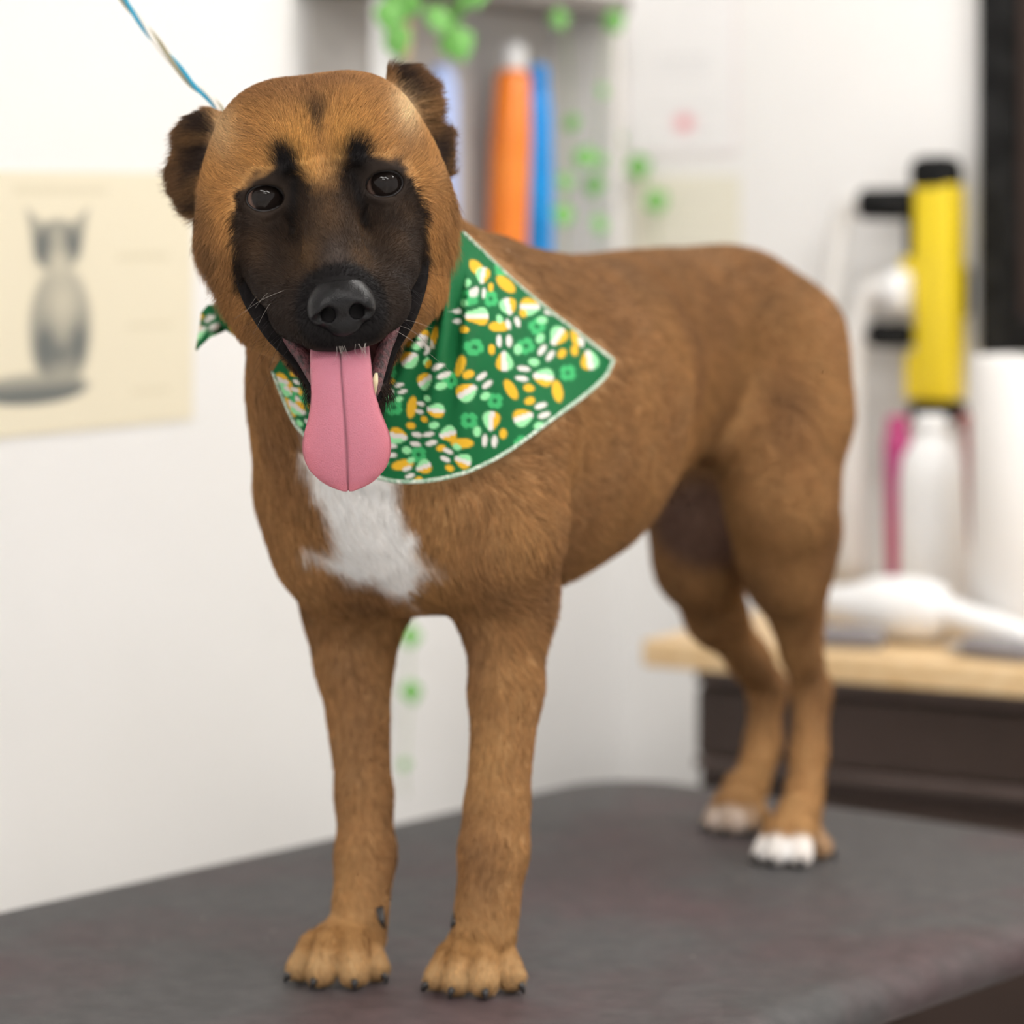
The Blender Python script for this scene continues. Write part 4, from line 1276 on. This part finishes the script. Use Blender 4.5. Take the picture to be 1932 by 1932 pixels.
    kk = np.unique(key, axis=0)
    lo = kk.min(0) - 3; dims = kk.max(0) - lo + 7
    grid = np.zeros(dims, bool)
    for dx in (0,):
        for dy in (-1, 0, 1, 2, 3, 4):
            for dz in (0,):
                q = kk - lo + np.array([dx, dy, dz]); q = np.clip(q, 0, dims - 1)
                grid[q[:, 0], q[:, 1], q[:, 2]] = True
    tipq = P + flow * (Ln * 0.7)[:, None]
    for S_ in (P, tipq):
        q = np.floor(S_ / cell).astype(int) - lo
        okq = ((q >= 0) & (q < dims)).all(1)
        qc = np.clip(q, 0, dims - 1)
        cov = okq & grid[qc[:, 0], qc[:, 1], qc[:, 2]]
        if S_ is P: keep &= ~(cov & (headm < 0.35))
        else: Ln = np.where(cov & (headm < 0.35), Ln * 0.4, Ln)
    P, Nn, flow, Ln, lift, headm_ = P[keep], Nn[keep], flow[keep], Ln[keep], lift[keep], headm[keep]
    n = len(P)
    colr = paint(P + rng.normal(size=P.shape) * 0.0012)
    var = np.exp(rng.normal(size=n) * 0.24) * np.where(rng.random(n) < 0.10, 0.45, 1.0)
    var = np.where(colr.min(1) > 0.45, var ** 0.25, var)
    colr = np.clip(colr * var[:, None], 0, 0.95)
    K = 4
    pts = np.empty((n, K, 3), np.float32); rad = np.empty((n, K), np.float32)
    r0 = np.where(headm_ > 0.5, 0.00012, 0.00021)
    for k in range(K):
        s = k / (K - 1)
        bend = lift * (1 - 0.55 * s)
        q = P + (flow * np.cos(bend)[:, None] + Nn * np.sin(bend)[:, None]) * (Ln * s)[:, None] - Nn * 0.0003
        pts[:, k] = q
        rad[:, k] = r0 * (1.0 - 0.85 * s ** 1.5)
    hc_ = bpy.data.hair_curves.new('fur')
    hc_.add_curves([K] * n)
    hc_.attributes['position'].data.foreach_set('vector', pts.ravel())
    ra = hc_.attributes.get('radius') or hc_.attributes.new('radius', 'FLOAT', 'POINT')
    ra.data.foreach_set('value', rad.ravel())
    ta = hc_.attributes.new('tint', 'FLOAT_COLOR', 'CURVE')
    c4 = np.ones((n, 4), np.float32); c4[:, :3] = colr
    ta.data.foreach_set('color', c4.ravel())
    mf = tint_mat('dog_fur', 0.68, 0.12)
    Nf = mf.node_tree.nodes; Lf = mf.node_tree.links
    tr = Nf.new('ShaderNodeBsdfTranslucent'); mxs = Nf.new('ShaderNodeMixShader'); mxs.inputs[0].default_value = 0.22
    att = [q for q in Nf if q.type == 'ATTRIBUTE'][0]
    Lf.new(att.outputs['Color'], tr.inputs['Color'])
    Lf.new(Nf['Principled BSDF'].outputs[0], mxs.inputs[1]); Lf.new(tr.outputs[0], mxs.inputs[2])
    Lf.new(mxs.outputs[0], Nf['Material Output'].inputs['Surface'])
    hc_.materials.append(mf)
    o = link(bpy.data.objects.new('fur', hc_), DOG)
    o['kind'] = 'stuff'
fur()

def whiskers():
    rw = np.random.default_rng(3)
    strands = []
    for s in (-1, 1):
        for k in range(13):
            uu = -6.6 - 0.9 * (k % 4) + rw.normal() * 0.2; f = 1.5 + 1.0 * (k // 4) + rw.normal() * 0.2
            a = np.array([s * (4.2 - 0.32 * (f - 1) - 0.25 * (k % 4)), uu, f])
            d = np.array([s * 1.0, -0.35 + rw.normal() * 0.3, 0.1 + rw.normal() * 0.2])
            L = rw.uniform(2.0, 4.5)
            strands.append([a, a + d * L * 0.5 + np.array([0, -0.1, 0]), a + d * L + np.array([0, -0.6 - rw.random(), -0.3])])
    for s in (-1, 1):
        for k in range(4):
            a = np.array([s * (2.3 + 0.4 * k), 3.0, -0.2]); d = np.array([s * (0.2 + 0.3 * k), 1.0, 0.5])
            strands.append([a, a + d * 1.1, a + d * 2.0 + np.array([s * 0.7, -0.1, -0.2])])
    for k in range(12):
        a = np.array([rw.normal() * 0.8, -10.5, 6.7]); d = np.array([rw.normal() * 0.3, -1, 0.25])
        strands.append([a, a + d * 0.5, a + d * 1.0 + np.array([rw.normal() * 0.2, 0, -0.1])])
    hc_ = bpy.data.hair_curves.new('whiskers')
    K = 9
    hc_.add_curves([K] * len(strands))
    pts = np.concatenate([np.array([hd(*q) for q in catmull(s, 4)]) for s in strands]).astype(np.float32)
    hc_.attributes['position'].data.foreach_set('vector', pts.ravel())
    ra = hc_.attributes.get('radius') or hc_.attributes.new('radius', 'FLOAT', 'POINT')
    ra.data.foreach_set('value', np.tile(np.linspace(0.00011, 0.00003, K), len(strands)).astype(np.float32))
    ta = hc_.attributes.new('tint', 'FLOAT_COLOR', 'CURVE')
    c4 = np.ones((len(strands), 4), np.float32)
    for i in range(len(strands)): c4[i, :3] = (0.38, 0.34, 0.31) if (i % 4 == 0 or i >= 34) and not 26 <= i < 34 else (0.02, 0.018, 0.018)
    ta.data.foreach_set('color', c4.ravel())
    hc_.materials.append(tint_mat('whisker_hair', 0.5, 0.3))
    o = link(bpy.data.objects.new('whiskers', hc_), DOG)
    o['kind'] = 'stuff'
whiskers()

# ------------------------------------------------------------------ shelf unit on the left wall
tN = hit(W0, DL, 570); tF = hit(W0, DL, 1020); SD = 0.105
zU = T + CH + 355 * 3.936 / FPX        # underside of the upper board
zLo = T + 0.455
def shelf_unit():
    e = empty('wall_shelf', tuple(wl((tN + tF) / 2, 0, zLo)))
    tag(e, 'open wall shelf with pale uprights and an upper board darkened with painted shade behind the dog', 'shelf')
    L = tF - tN; c = (tN + tF) / 2
    g = 0.0015
    slab('back_panel', (L, 0.006, zU - zLo), wl(c, 0.003 + g, (zU + zLo) / 2), RL_, M_back, e, kind=None)
    slab('upper_board', (L + 0.036, SD + 0.012, 0.02), wl(c, (SD + 0.012) / 2 + g, zU + 0.01), RL_, M_shelf, e, 0.002, None)
    slab('lower_board', (L + 0.036, SD, 0.018), wl(c, SD / 2 + g, zLo - 0.009), RL_, M_cream, e, 0.002, None)
    slab('side_panel', (0.018, SD, zU - zLo), wl(tF + 0.009, SD / 2 + g, (zU + zLo) / 2), RL_, M_cream, e, 0.002, None)
    slab('upright', (0.018, 0.022, zU - zLo), wl(tN + 0.02, SD - 0.012 + g, (zU + zLo) / 2), RL_, M_white, e, 0.003, None)
shelf_unit()

def bottle(name, prof, base, m, cap_prof, cap_m, label, tilt=(0, 0), group=None):
    e = empty(name, tuple(base))
    tag(e, label, 'bottle', group)
    ax = np.array([tilt[0], tilt[1], 1.0])
    V, F = lathe(prof, 28, ax / np.linalg.norm(ax), base)
    mesh_obj('bottle_body', V, F, m, e)
    if cap_prof:
        V, F = lathe(cap_prof, 24, ax / np.linalg.norm(ax), base)
        mesh_obj('cap', V, F, cap_m, e)
    return e
def shelf_pt(px, off):
    t = hit(W0 + off * DB, DL, px)
    return wl(t, off, zLo)
p = shelf_pt(952, 0.052); hs = (T + CH - (80 - HZ) * p[1] / FPX) - zLo
k = hs / 0.30
bottle('shampoo_bottle', [(0.020, 0), (0.0235, 0.004), (0.0245, 0.02), (0.0245, 0.19 * k), (0.021, 0.265 * k), (0.014, 0.270 * k)], p, M_orange,
       [(0.015, 0.2705 * k), (0.0155, 0.275 * k), (0.0145, 0.290 * k), (0.010, hs)], M_white, 'tall orange bottle with a white cap on the wall shelf', (0.035, 0.0))
p = shelf_pt(1014, 0.066); hs = (T + CH - (122 - HZ) * p[1] / FPX) - zLo
bottle('shampoo_bottle', [(0.016, 0), (0.0185, 0.004), (0.019, 0.02), (0.0185, hs * 0.6), (0.0165, hs * 0.82), (0.012, hs * 0.93)], p, M_blue,
       [(0.0125, hs * 0.931), (0.013, hs * 0.94), (0.012, hs * 0.985), (0.008, hs)], M_blue, 'slim bright blue bottle beside the orange bottle', (0.0, 0.0))
p = shelf_pt(832, 0.05); hs = (T + CH - (122 - HZ) * p[1] / FPX) - zLo
bottle('shampoo_bottle', [(0.018, 0), (0.0205, 0.004), (0.0205, hs * 0.9), (0.016, hs * 0.97), (0.010, hs)], p, M_lav, None, None, 'lavender blue bottle half hidden behind the right ear')

# ------------------------------------------------------------------ trailing vines
def leaf_mesh(name, L=0.029, W=0.024):
    prof = [(0, 0), (0.25, 0.75), (0.45, 1.0), (0.62, 0.78), (0.75, 0.62), (0.9, 0.25), (1.0, 0)]
    V = []; F = []
    for y, w in prof:
        for s in (-1, -0.5, 0, 0.5, 1):
            V.append((s * w * W / 2, -y * L, -0.15 * abs(s) * w * W + 0.15 * L * y * (1 - y) * 2))
    for i in range(len(prof) - 1):
        for j in range(4):
            F.append((i * 5 + j, i * 5 + j + 1, (i + 1) * 5 + j + 1, (i + 1) * 5 + j))
    me = bpy.data.meshes.new(name)
    me.from_pydata(V, [], F); me.update(); shade(me); me.materials.append(M_leaf)
    return me
LEAF = leaf_mesh('leaf')
def vine(label, pts, leaves, stem_m=None, rad=0.0009, scale=1.0):
    """pts: stem points; leaves: (point, size)"""
    e = empty('trailing_vine', tuple(pts[0]))
    tag(e, label, 'plant', 'trailing vines')
    Vt, Ft = tube(catmull(pts, 6), rad, 6)
    mesh_obj('stem', Vt, Ft, stem_m or M_stem, e)
    for q, sz in leaves:
        o = bpy.data.objects.new('leaf', LEAF)
        q = np.array(q, float)
        o.location = tuple(q + np.array([0, 0, 0.011 * sz]))
        a = random.uniform(-0.5, 0.5)
        o.rotation_euler = (math.radians(68) + random.uniform(-.25, .25), random.uniform(-0.4, 0.4), math.radians(30) * random.uniform(-1, 1) + a)
        o.scale = (sz, sz, sz)
        link(o, e)
def L_(px, py, off): return left_at(px, py, off)[0]
def B_(px, py, off): return back_at(px, py, off)[0]
o1 = SD + 0.02
vine('leafy vine hanging from the top board beside the pale upright', [L_(770, -60, o1), L_(765, 0, o1), L_(772, 60, o1), L_(768, 125, o1)],
     [(L_(782, 10, o1 + .005), 1.7), (L_(848, 78, o1 + .01), 1.8), (L_(868, 14, o1 + .005), 1.7), (L_(742, 70, o1 + .005), 1.5), (L_(735, 20, o1), 1.4), (L_(830, 35, o1), 1.5), (L_(890, -15, o1), 1.6), (L_(760, -20, o1), 1.6)], M_tan, 0.004)
o2 = SD + 0.012
vine('thin vine hanging over the end panel of the shelf', [L_(1060, 20, o2), L_(1072, 120, o2), L_(1075, 235, o2), L_(1065, 330, o2), L_(1066, 420, o2), L_(1060, 520, o2)],
     [(L_(1075, 232, o2), 1.0), (L_(1062, 340, o2), 0.9), (L_(1066, 402, o2), 1.2), (L_(1055, 32, o2), 1.0), (L_(1113, 295, o2), 1.2)])
vine('vine dangling from the far corner of the upper board', [L_(1152, 18, o2), L_(1140, 120, o2), L_(1132, 200, o2), L_(1128, 330, o2), L_(1130, 430, o2), L_(1128, 520, o2)],
     [(L_(1152, 35, o2), 1.2), (L_(1128, 345, o2), 1.1), (L_(1130, 420, o2), 1.0), (L_(1138, 170, o2), 0.7), (L_(1125, 300, o2), 0.8)])
o3 = 0.02
vine('vine with spaced leaves hanging across the papers', [B_(1180, 10, o3), B_(1160, 150, o3), B_(1165, 260, o3), B_(1195, 312, o3), B_(1228, 378, o3), B_(1240, 470, o3)],
     [(B_(1165, 258, o3), 1.1), (B_(1195, 312, o3), 1.4), (B_(1229, 378, o3), 1.4), (B_(1160, 100, o3), 0.6)])
o4 = 0.03
vine('low vine seen between the front legs of the dog', [L_(765, 640, o4 + .06), L_(768, 900, o4), L_(773, 1190, o4), L_(771, 1310, o4), L_(764, 1450, o4), L_(766, 1500, o4)],
     [(L_(776, 1196, o4), 1.05), (L_(771, 1300, o4), 1.05), (L_(772, 1080, o4), 1.0), (L_(763, 1440, o4), 0.6), (L_(760, 980, o4), 1.0)])

# ------------------------------------------------------------------ posters and papers
def sheet(name, fn, px0, px1, py0, py1, painter, label, cat, n=(60, 60), skew=0.0):
    """flat print on a wall; px/py give its corners, measured where its left and right edges are"""
    p0, s0 = fn(px0, (py0 + py1) / 2); p1, s1 = fn(px1, (py0 + py1) / 2)
    ztop = fn(px1, py0)[0][2]; zbot = fn(px1, py1)[0][2]
    W = s1 - s0; Hh = ztop - zbot
    wf = wl if fn is left_at else wb
    V, F = [], []
    nx, ny = n
    for side in (0.0022, 0.0008):
        for i in range(nx + 1):
            for j in range(ny + 1):
                V.append(wf(s0 + W * i / nx, side, zbot + Hh * j / ny))
    N0 = (nx + 1) * (ny + 1)
    for i in range(nx):
        for j in range(ny):
            a = i * (ny + 1) + j
            q = (a, a + ny + 1, a + ny + 2, a + 1)
            F.append(q); F.append(tuple(N0 + x for x in q[::-1]))
    for i in range(nx):
        for j, fl in ((0, True), (ny, False)):
            a = i * (ny + 1) + j; b = a + ny + 1
            F.append((a, N0 + a, N0 + b, b) if fl else (a, b, N0 + b, N0 + a))
    for j in range(ny):
        for i, fl in ((0, False), (nx, True)):
            a = i * (ny + 1) + j; b = a + 1
            F.append((a, N0 + a, N0 + b, b) if fl else (a, b, N0 + b, N0 + a))
    o = mesh_obj(name, V, F, M_print, None, False)
    U = np.tile(np.stack(np.meshgrid(np.linspace(0, 1, nx + 1), np.linspace(0, 1, ny + 1), indexing='ij'), -1).reshape(-1, 2), (2, 1))
    set_tint(o.data, painter(U[:, 0], 1 - U[:, 1]))
    tag(o, label, cat)
    return o
M_print = tint_mat('printed_paper', 0.75, 0.2)
def g2(u, v, cu, cv, su, sv):
    return np.exp(-((u - cu) / su) ** 2 - ((v - cv) / sv) ** 2)
def cat_print(u, v):
    c = np.tile(np.array([0.84, 0.77, 0.60]), (len(u), 1))
    ink = np.zeros(len(u)); lite = np.zeros(len(u))
    # a seated long haired cat: coordinates as fractions of the sheet
    head = sstep(1.1, 0.85, np.hypot((u - 0.485) / 0.088, (v - 0.285) / 0.105))
    body = sstep(1.1, 0.85, np.hypot((u - 0.495) / 0.115, (v - 0.60) / 0.245))
    for s in (-1, 1):
        ear = polydist(u, v, [(0.485 + s * 0.03, 0.22), (0.485 + s * 0.115, 0.135), (0.485 + s * 0.09, 0.28)])
        ink = np.maximum(ink, 0.45 * sstep(0.008, -0.008, ear))
    ink = np.maximum(ink, 0.55 * head); ink = np.maximum(ink, 0.46 * body)
    ink += 0.30 * g2(u, v, 0.425, 0.30, 0.03, 0.07) + 0.25 * g2(u, v, 0.545, 0.28, 0.03, 0.06)
    lite += 0.55 * g2(u, v, 0.49, 0.345, 0.04, 0.05) + 0.30 * g2(u, v, 0.485, 0.25, 0.018, 0.05)
    lite += 0.45 * g2(u, v, 0.505, 0.50, 0.055, 0.10)
    ink += 0.38 * g2(u, v, 0.44, 0.67, 0.035, 0.09) + 0.34 * g2(u, v, 0.56, 0.66, 0.03, 0.09) + 0.22 * g2(u, v, 0.50, 0.70, 0.03, 0.05)
    tail = sstep(1.1, 0.85, np.hypot((u - 0.40) / 0.20, (v - 0.825) / 0.062))
    ink = np.maximum(ink, 0.62 * tail * (0.55 + 0.9 * np.clip((v - 0.77) / 0.1, 0, 1)))
    ink *= 1.25 * np.clip(1 - lite, 0, 1)
    c = mixc(c, np.array([0.10, 0.12, 0.13]), np.clip(ink, 0, 0.9))
    # faint captions
    for cu, cv, wd in ((0.50, 0.075, 0.17), (0.80, 0.33, 0.10), (0.83, 0.61, 0.09), (0.80, 0.45, 0.0), (0.17, 0.25, 0.09), (0.18, 0.36, 0.08), (0.16, 0.60, 0.08), (0.83, 0.87, 0.07)):
        if wd: c = mixc(c, np.array([0.60, 0.54, 0.38]), 0.35 * ((np.abs(u - cu) < wd) & (np.abs(v - cv) < 0.014)))
    return c
sheet('wall_poster', left_at, -165, 361, 327, 791, cat_print, 'cream poster with a seated grey cat on the white wall at left', 'poster', (110, 96))
def notice_print(u, v):
    c = np.tile(np.array([0.88, 0.87, 0.87]), (len(u), 1))
    for v0, w0 in ((0.52, 0.22), (0.56, 0.26), (0.60, 0.20), (0.76, 0.30), (0.90, 0.26)):
        c = mixc(c, np.array([0.60, 0.60, 0.62]), 0.35 * ((np.abs(v - v0) < 0.010) & (np.abs(u - 0.53) < w0)))
    c = mixc(c, np.array([0.85, 0.25, 0.30]), 0.95 * g2(u, v, 0.54, 0.84, 0.08, 0.04))
    brd = (u < 0.02) | (u > 0.98) | (v > 0.985)
    return mixc(c, np.array([0.80, 0.62, 0.62]), 0.35 * brd)
sheet('paper_notice', back_at, 1178, 1392, -90, 292, notice_print, 'white paper notice with grey lines and a red mark on the back wall', 'notice', (60, 80))
def notice2(u, v):
    c = np.tile(np.array([0.83, 0.80, 0.68]), (len(u), 1))
    for v0, w0 in ((0.15, 0.25), (0.30, 0.34), (0.38, 0.34), (0.46, 0.30), (0.6, 0.34), (0.7, 0.3)):
        c = mixc(c, np.array([0.55, 0.55, 0.5]), 0.30 * ((np.abs(v - v0) < 0.012) & (np.abs(u - 0.5) < w0)))
    return c
sheet('paper_notice', back_at, 1190, 1398, 330, 620, notice2, 'cream paper notice pinned below the white one', 'notice', (50, 60))

# ------------------------------------------------------------------ desk
D1, D2 = at(1210, 1207, 3.577), at(1932, 1263, 3.35)
dzd = D2[2]
dd = (D2 - D1)[:2]; dd /= np.linalg.norm(dd)
dn = np.array([-dd[1], dd[0]])          # away from the camera
RD = frame((dd[0], dd[1], 0), (0, 0, 1))
def dk(s, off, z):
    p = D1[:2] + dd * s + dn * off
    return np.array([p[0], p[1], z])
def desk():
    e = empty('desk', tuple(dk(0.9, 0.25, 0)))
    tag(e, 'desk with a pale wooden top and dark brown front behind the table', 'desk')
    L, Dp, th = 1.5, 0.46, 0.030
    slab('desk_top', (L, Dp, th), dk(L / 2, Dp / 2, dzd - th / 2), RD, M_wood, e, 0.004, None)
    x0 = 0.048; z1 = dzd - th
    cb = slab('cabinet', (L - x0 - 0.05, Dp - 0.06, z1), dk((L + x0 - 0.05) / 2, Dp / 2 + 0.02, z1 / 2), RD, M_dark, e, 0.003, None)
    n = 3; W = (L - x0 - 0.05) / n
    for k in range(n):
        cx = x0 + W * (k + 0.5)
        slab('trim_strip', (W - 0.004, 0.012, 0.014), dk(cx, 0.040, z1 - 0.012), RD, M_brown, e, 0.003, None)
        slab('trim_strip', (W - 0.004, 0.018, 0.012), dk(cx, 0.040, z1 - 0.108), RD, M_brown, e, 0.003, None)
        slab('drawer_front', (W - 0.008, 0.016, 0.075), dk(cx, 0.042, z1 - 0.062), RD, M_dark, e, 0.003, None)
        slab('door_front', (W - 0.008, 0.016, z1 - 0.16), dk(cx, 0.042, (z1 - 0.115) / 2), RD, M_dark, e, 0.003, None)
desk()

# things on the desk
def desk_pt(px, off):
    b = D1[:2] + dn * off
    s = hit(b, dd, px)
    return dk(s, off, dzd)
p = desk_pt(1948, 0.20)
def towel_roll(p):
    e = empty('paper_towel_roll', tuple(p))
    tag(e, 'white paper towel roll standing on the desk', 'paper roll')
    hh = (T + CH - (672 - HZ) * p[1] / FPX) - p[2]
    R_ = 0.068
    prof = [(0.021, 0.0), (R_ - 0.002, 0.0), (R_, 0.003), (R_, hh - 0.003), (R_ - 0.002, hh), (0.021, hh)]
    V, F = lathe(prof, 40, None, p)
    mesh_obj('paper', V, F[:-2], M_towel, e)
    V, F = lathe([(0.021, 0.0), (0.021, hh - 0.002), (0.018, hh - 0.002), (0.018, 0.0)], 28, None, p)
    mesh_obj('core', V, F[:-2] + [tuple(range(27, -1, -1))][:0], M_tan, e)
towel_roll(p)
p = desk_pt(1757, 0.30); k = ((T + CH - (782 - HZ) * p[1] / FPX) - p[2]) / 0.20
bottle('spray_bottle', [(0.033, 0), (0.0365, 0.004), (0.0375, 0.02), (0.0375, 0.135 * k), (0.034, 0.158 * k), (0.020, 0.178 * k), (0.017, 0.182 * k)], p, M_white,
       [(0.0185, 0.1825 * k), (0.019, 0.186 * k), (0.0185, 0.198 * k), (0.015, 0.20 * k)], M_white, 'white bottle with a short neck on the desk')
p = desk_pt(1694, 0.385); k = ((T + CH - (785 - HZ) * p[1] / FPX) - p[2]) / 0.19
bottle('bottle', [(0.010, 0), (0.012, 0.003), (0.0135, 0.05 * k), (0.016, 0.12 * k), (0.017, 0.165 * k), (0.013, 0.178 * k)], p, M_mag,
       [(0.0135, 0.1782 * k), (0.014, 0.182 * k), (0.012, 0.19 * k)], M_mag, 'slim magenta bottle left of the white bottle')
def brush(p):
    e = empty('grooming_brush', tuple(p)); tag(e, 'red brown brush handle leaning between the white bottle and the paper roll', 'brush')
    k = 1.0
    a = p + np.array([0.010, 0.0, 0.004]); b = at(1826, 800, p[1] + 0.02)
    S = catmull([a, a * 0.6 + b * 0.4 + np.array([-0.004, 0, 0]), b], 8)
    V, F = tube(S, np.interp(np.linspace(0, 1, len(S)), [0, 0.35, 0.45, 1], [0.0045, 0.0065, 0.009, 0.007]), 12)
    mesh_obj('handle', V, F, M_redbrown, e)
    V, F = lathe([(0.006, 0.0), (0.011, 0.003), (0.012, 0.012), (0.008, 0.018)], 16, None, b - np.array([0, 0, 0.006]))
    mesh_obj('brush_head', V, F, M_redbrown, e)
brush(desk_pt(1848, 0.33))

def dryer():
    c = desk_pt(1700, 0.13)
    e = empty('hair_dryer', tuple(c)); tag(e, 'white hair dryer lying on its side on the desk', 'dryer')
    ax = np.array([dd[0], dd[1], 0.0])
    z0 = 0.037
    # barrel, lying along the desk: nozzle to the left
    prof = [(0.018, -0.095), (0.021, -0.093), (0.023, -0.06), (0.034, -0.03), (0.037, 0.0), (0.036, 0.03), (0.030, 0.05), (0.018, 0.058)]
    V, F = lathe(prof, 32, ax, c + np.array([0, 0, z0]))
    mesh_obj('barrel', V, F, M_white, e)
    V, F = lathe([(0.019, -0.130), (0.022, -0.129), (0.022, -0.097), (0.020, -0.0955)], 28, ax, c + np.array([0, 0, z0 - 0.012]))
    mesh_obj('nozzle', V, F, M_grey, e)
    S = catmull([c + ax * 0.035 + np.array([0, 0, z0 + 0.004]), c + ax * 0.085 + np.array([-0.004, -0.012, 0.032]), c + ax * 0.16 + np.array([-0.01, -0.03, 0.018])], 8)
    V, F = tube(S, np.interp(np.linspace(0, 1, len(S)), [0, 0.5, 1], [0.020, 0.0165, 0.015]), 16)
    mesh_obj('handle', V, F, M_white, e)
    S = catmull([S[-1] + ax * 0.0, S[-1] + ax * 0.05 + np.array([0, 0, -0.012]), S[-1] + ax * 0.2 + np.array([0.0, 0.02, -0.013]), S[-1] + ax * 0.4 + np.array([0.0, 0.1, -0.013])], 8)
    V, F = tube(S, 0.004, 10)
    mesh_obj('cord', V, F, M_grey, e)
dryer()
def clipper(px, off, label, rot):
    c = desk_pt(px, off)
    e = empty('hair_clipper', tuple(c)); tag(e, label, 'clipper', 'grey clippers on the desk')
    R = frame((dd[0] * math.cos(rot) - dd[1] * math.sin(rot), dd[0] * math.sin(rot) + dd[1] * math.cos(rot), 0), (0, 0, 1))
    bm_obj('clipper_body', box_bm((0.085, 0.032, 0.022), c + np.array([0, 0, 0.0113]), R, 0.008, 3), M_grey, e, True)
    bm_obj('blade', box_bm((0.018, 0.028, 0.010), c + R @ np.array([-0.048, 0, 0]) + np.array([0, 0, 0.010]), R, 0.002), M_metal, e)
clipper(1598, 0.062, 'small grey clipper lying left of the white hair dryer', 0.2)
clipper(1884, 0.055, 'small grey clipper lying in front of the paper towel roll', -0.2)

# ------------------------------------------------------------------ yellow clipper vacuum on the back wall
def vac():
    off = 0.055
    top, s = back_at(1772, 300, off); bot = back_at(1772, 790, off)[0]
    e = empty('wall_vacuum', tuple(bot)); tag(e, 'yellow and black clipper vacuum with pale hoses on the back wall', 'vacuum')
    zt = back_at(1772, 345, off)[0][2]; zb = back_at(1772, 757, off)[0][2]
    H_ = zt - zb
    ctr = wb(s, off, (zt + zb) / 2)
    bm_obj('housing', box_bm((0.052, 0.05, H_), ctr, RB_, 0.008, 3), M_yellow, e, True)
    sd_ = 0.030
    bm_obj('side_rail', box_bm((0.016, 0.03, H_ * 0.44), ctr + RB_ @ np.array([-0.031, 0, H_ * 0.22]), RB_, 0.003), M_black, e)
    bm_obj('side_panel', box_bm((0.022, 0.035, H_ * 0.12), ctr + RB_ @ np.array([-0.032, -0.004, H_ * 0.10]), RB_, 0.004), M_yellow, e)
    bm_obj('lower_panel', box_bm((0.024, 0.035, H_ * 0.22), ctr + RB_ @ np.array([-0.026, -0.004, -H_ * 0.385]), RB_, 0.004), M_yellow, e)
    bm_obj('top_cap', box_bm((0.058, 0.056, 0.046), wb(s - 0.004, off, zt + 0.010), RB_, 0.018, 4), M_black, e, True)
    bm_obj('bottom_cap', box_bm((0.058, 0.054, 0.024), wb(s - 0.002, off, zb - 0.012), RB_, 0.006, 3), M_black, e, True)
    bm_obj('mount', box_bm((0.04, 0.04, 0.06), wb(s, 0.021, (zt + zb) / 2), RB_, 0.003), M_black, e)
    lx = np.array([-DB[0], -DB[1], 0.0])
    def arm(pxl, py, r, m, name, L):
        z = back_at(1700, py, off)[0][2]
        base = wb(s - 0.026, off + (0.030 if name != 'nozzle_arm' else 0.016), z)
        V, F = lathe([(r * 0.8, 0), (r, 0.004), (r, L - 0.004), (r * 0.85, L)], 20, lx, base)
        mesh_obj(name, V, F, m, e)
        return base + lx * L
    e1 = arm(1640, 385, 0.0195, M_black, 'nozzle_arm', 0.070)
    e2 = arm(1690, 548, 0.026, M_white, 'white_coupling', 0.028)
    e3 = arm(1690, 630, 0.0160, M_black, 'short_arm', 0.050)
    for st, dx, zend, r in ((e1, 0.035, dzd + 0.02, 0.0135), (e2, 0.045, dzd + 0.03, 0.0155)):
        S = catmull([st, st + lx * dx * 0.6 + np.array([0, 0, -0.006]), st + lx * dx + np.array([0, 0, -0.06]), st + lx * (dx + 0.006) + np.array([0, 0, -0.16]),
                     np.array([*(st + lx * (dx + 0.002))[:2], zend])], 10)
        V, F = tube(S, r, 14)
        mesh_obj('hose', V, F, M_hose, e)
vac()

# ------------------------------------------------------------------ black panel at the right edge
def panel():
    p, s = back_at(1852, 300, 0.02)
    zb = back_at(1852, 668, 0.02)[0][2]
    W = 0.50; z1 = 2.15
    e = empty('framed_panel', tuple(wb(s + W / 2, 0.0, zb))); tag(e, 'tall black framed panel on the back wall at the right edge', 'panel')
    c = s + W / 2; zc = (zb + z1) / 2; H_ = z1 - zb
    fw = 0.045
    slab('frame_stile', (fw, 0.03, H_), wb(s + fw / 2, 0.016, zc), RB_, M_black, e, 0.003, None)
    slab('frame_stile', (fw, 0.03, H_), wb(s + W - fw / 2, 0.016, zc), RB_, M_black, e, 0.003, None)
    slab('frame_rail', (W - 2 * fw, 0.03, fw), wb(c, 0.016, zb + fw / 2), RB_, M_black, e, 0.003, None)
    slab('frame_rail', (W - 2 * fw, 0.03, fw), wb(c, 0.016, z1 - fw / 2), RB_, M_black, e, 0.003, None)
    slab('dark_pane', (W - 2 * fw, 0.012, H_ - 2 * fw), wb(c, 0.0075, zc), RB_, M_dark, e, 0, None)
panel()
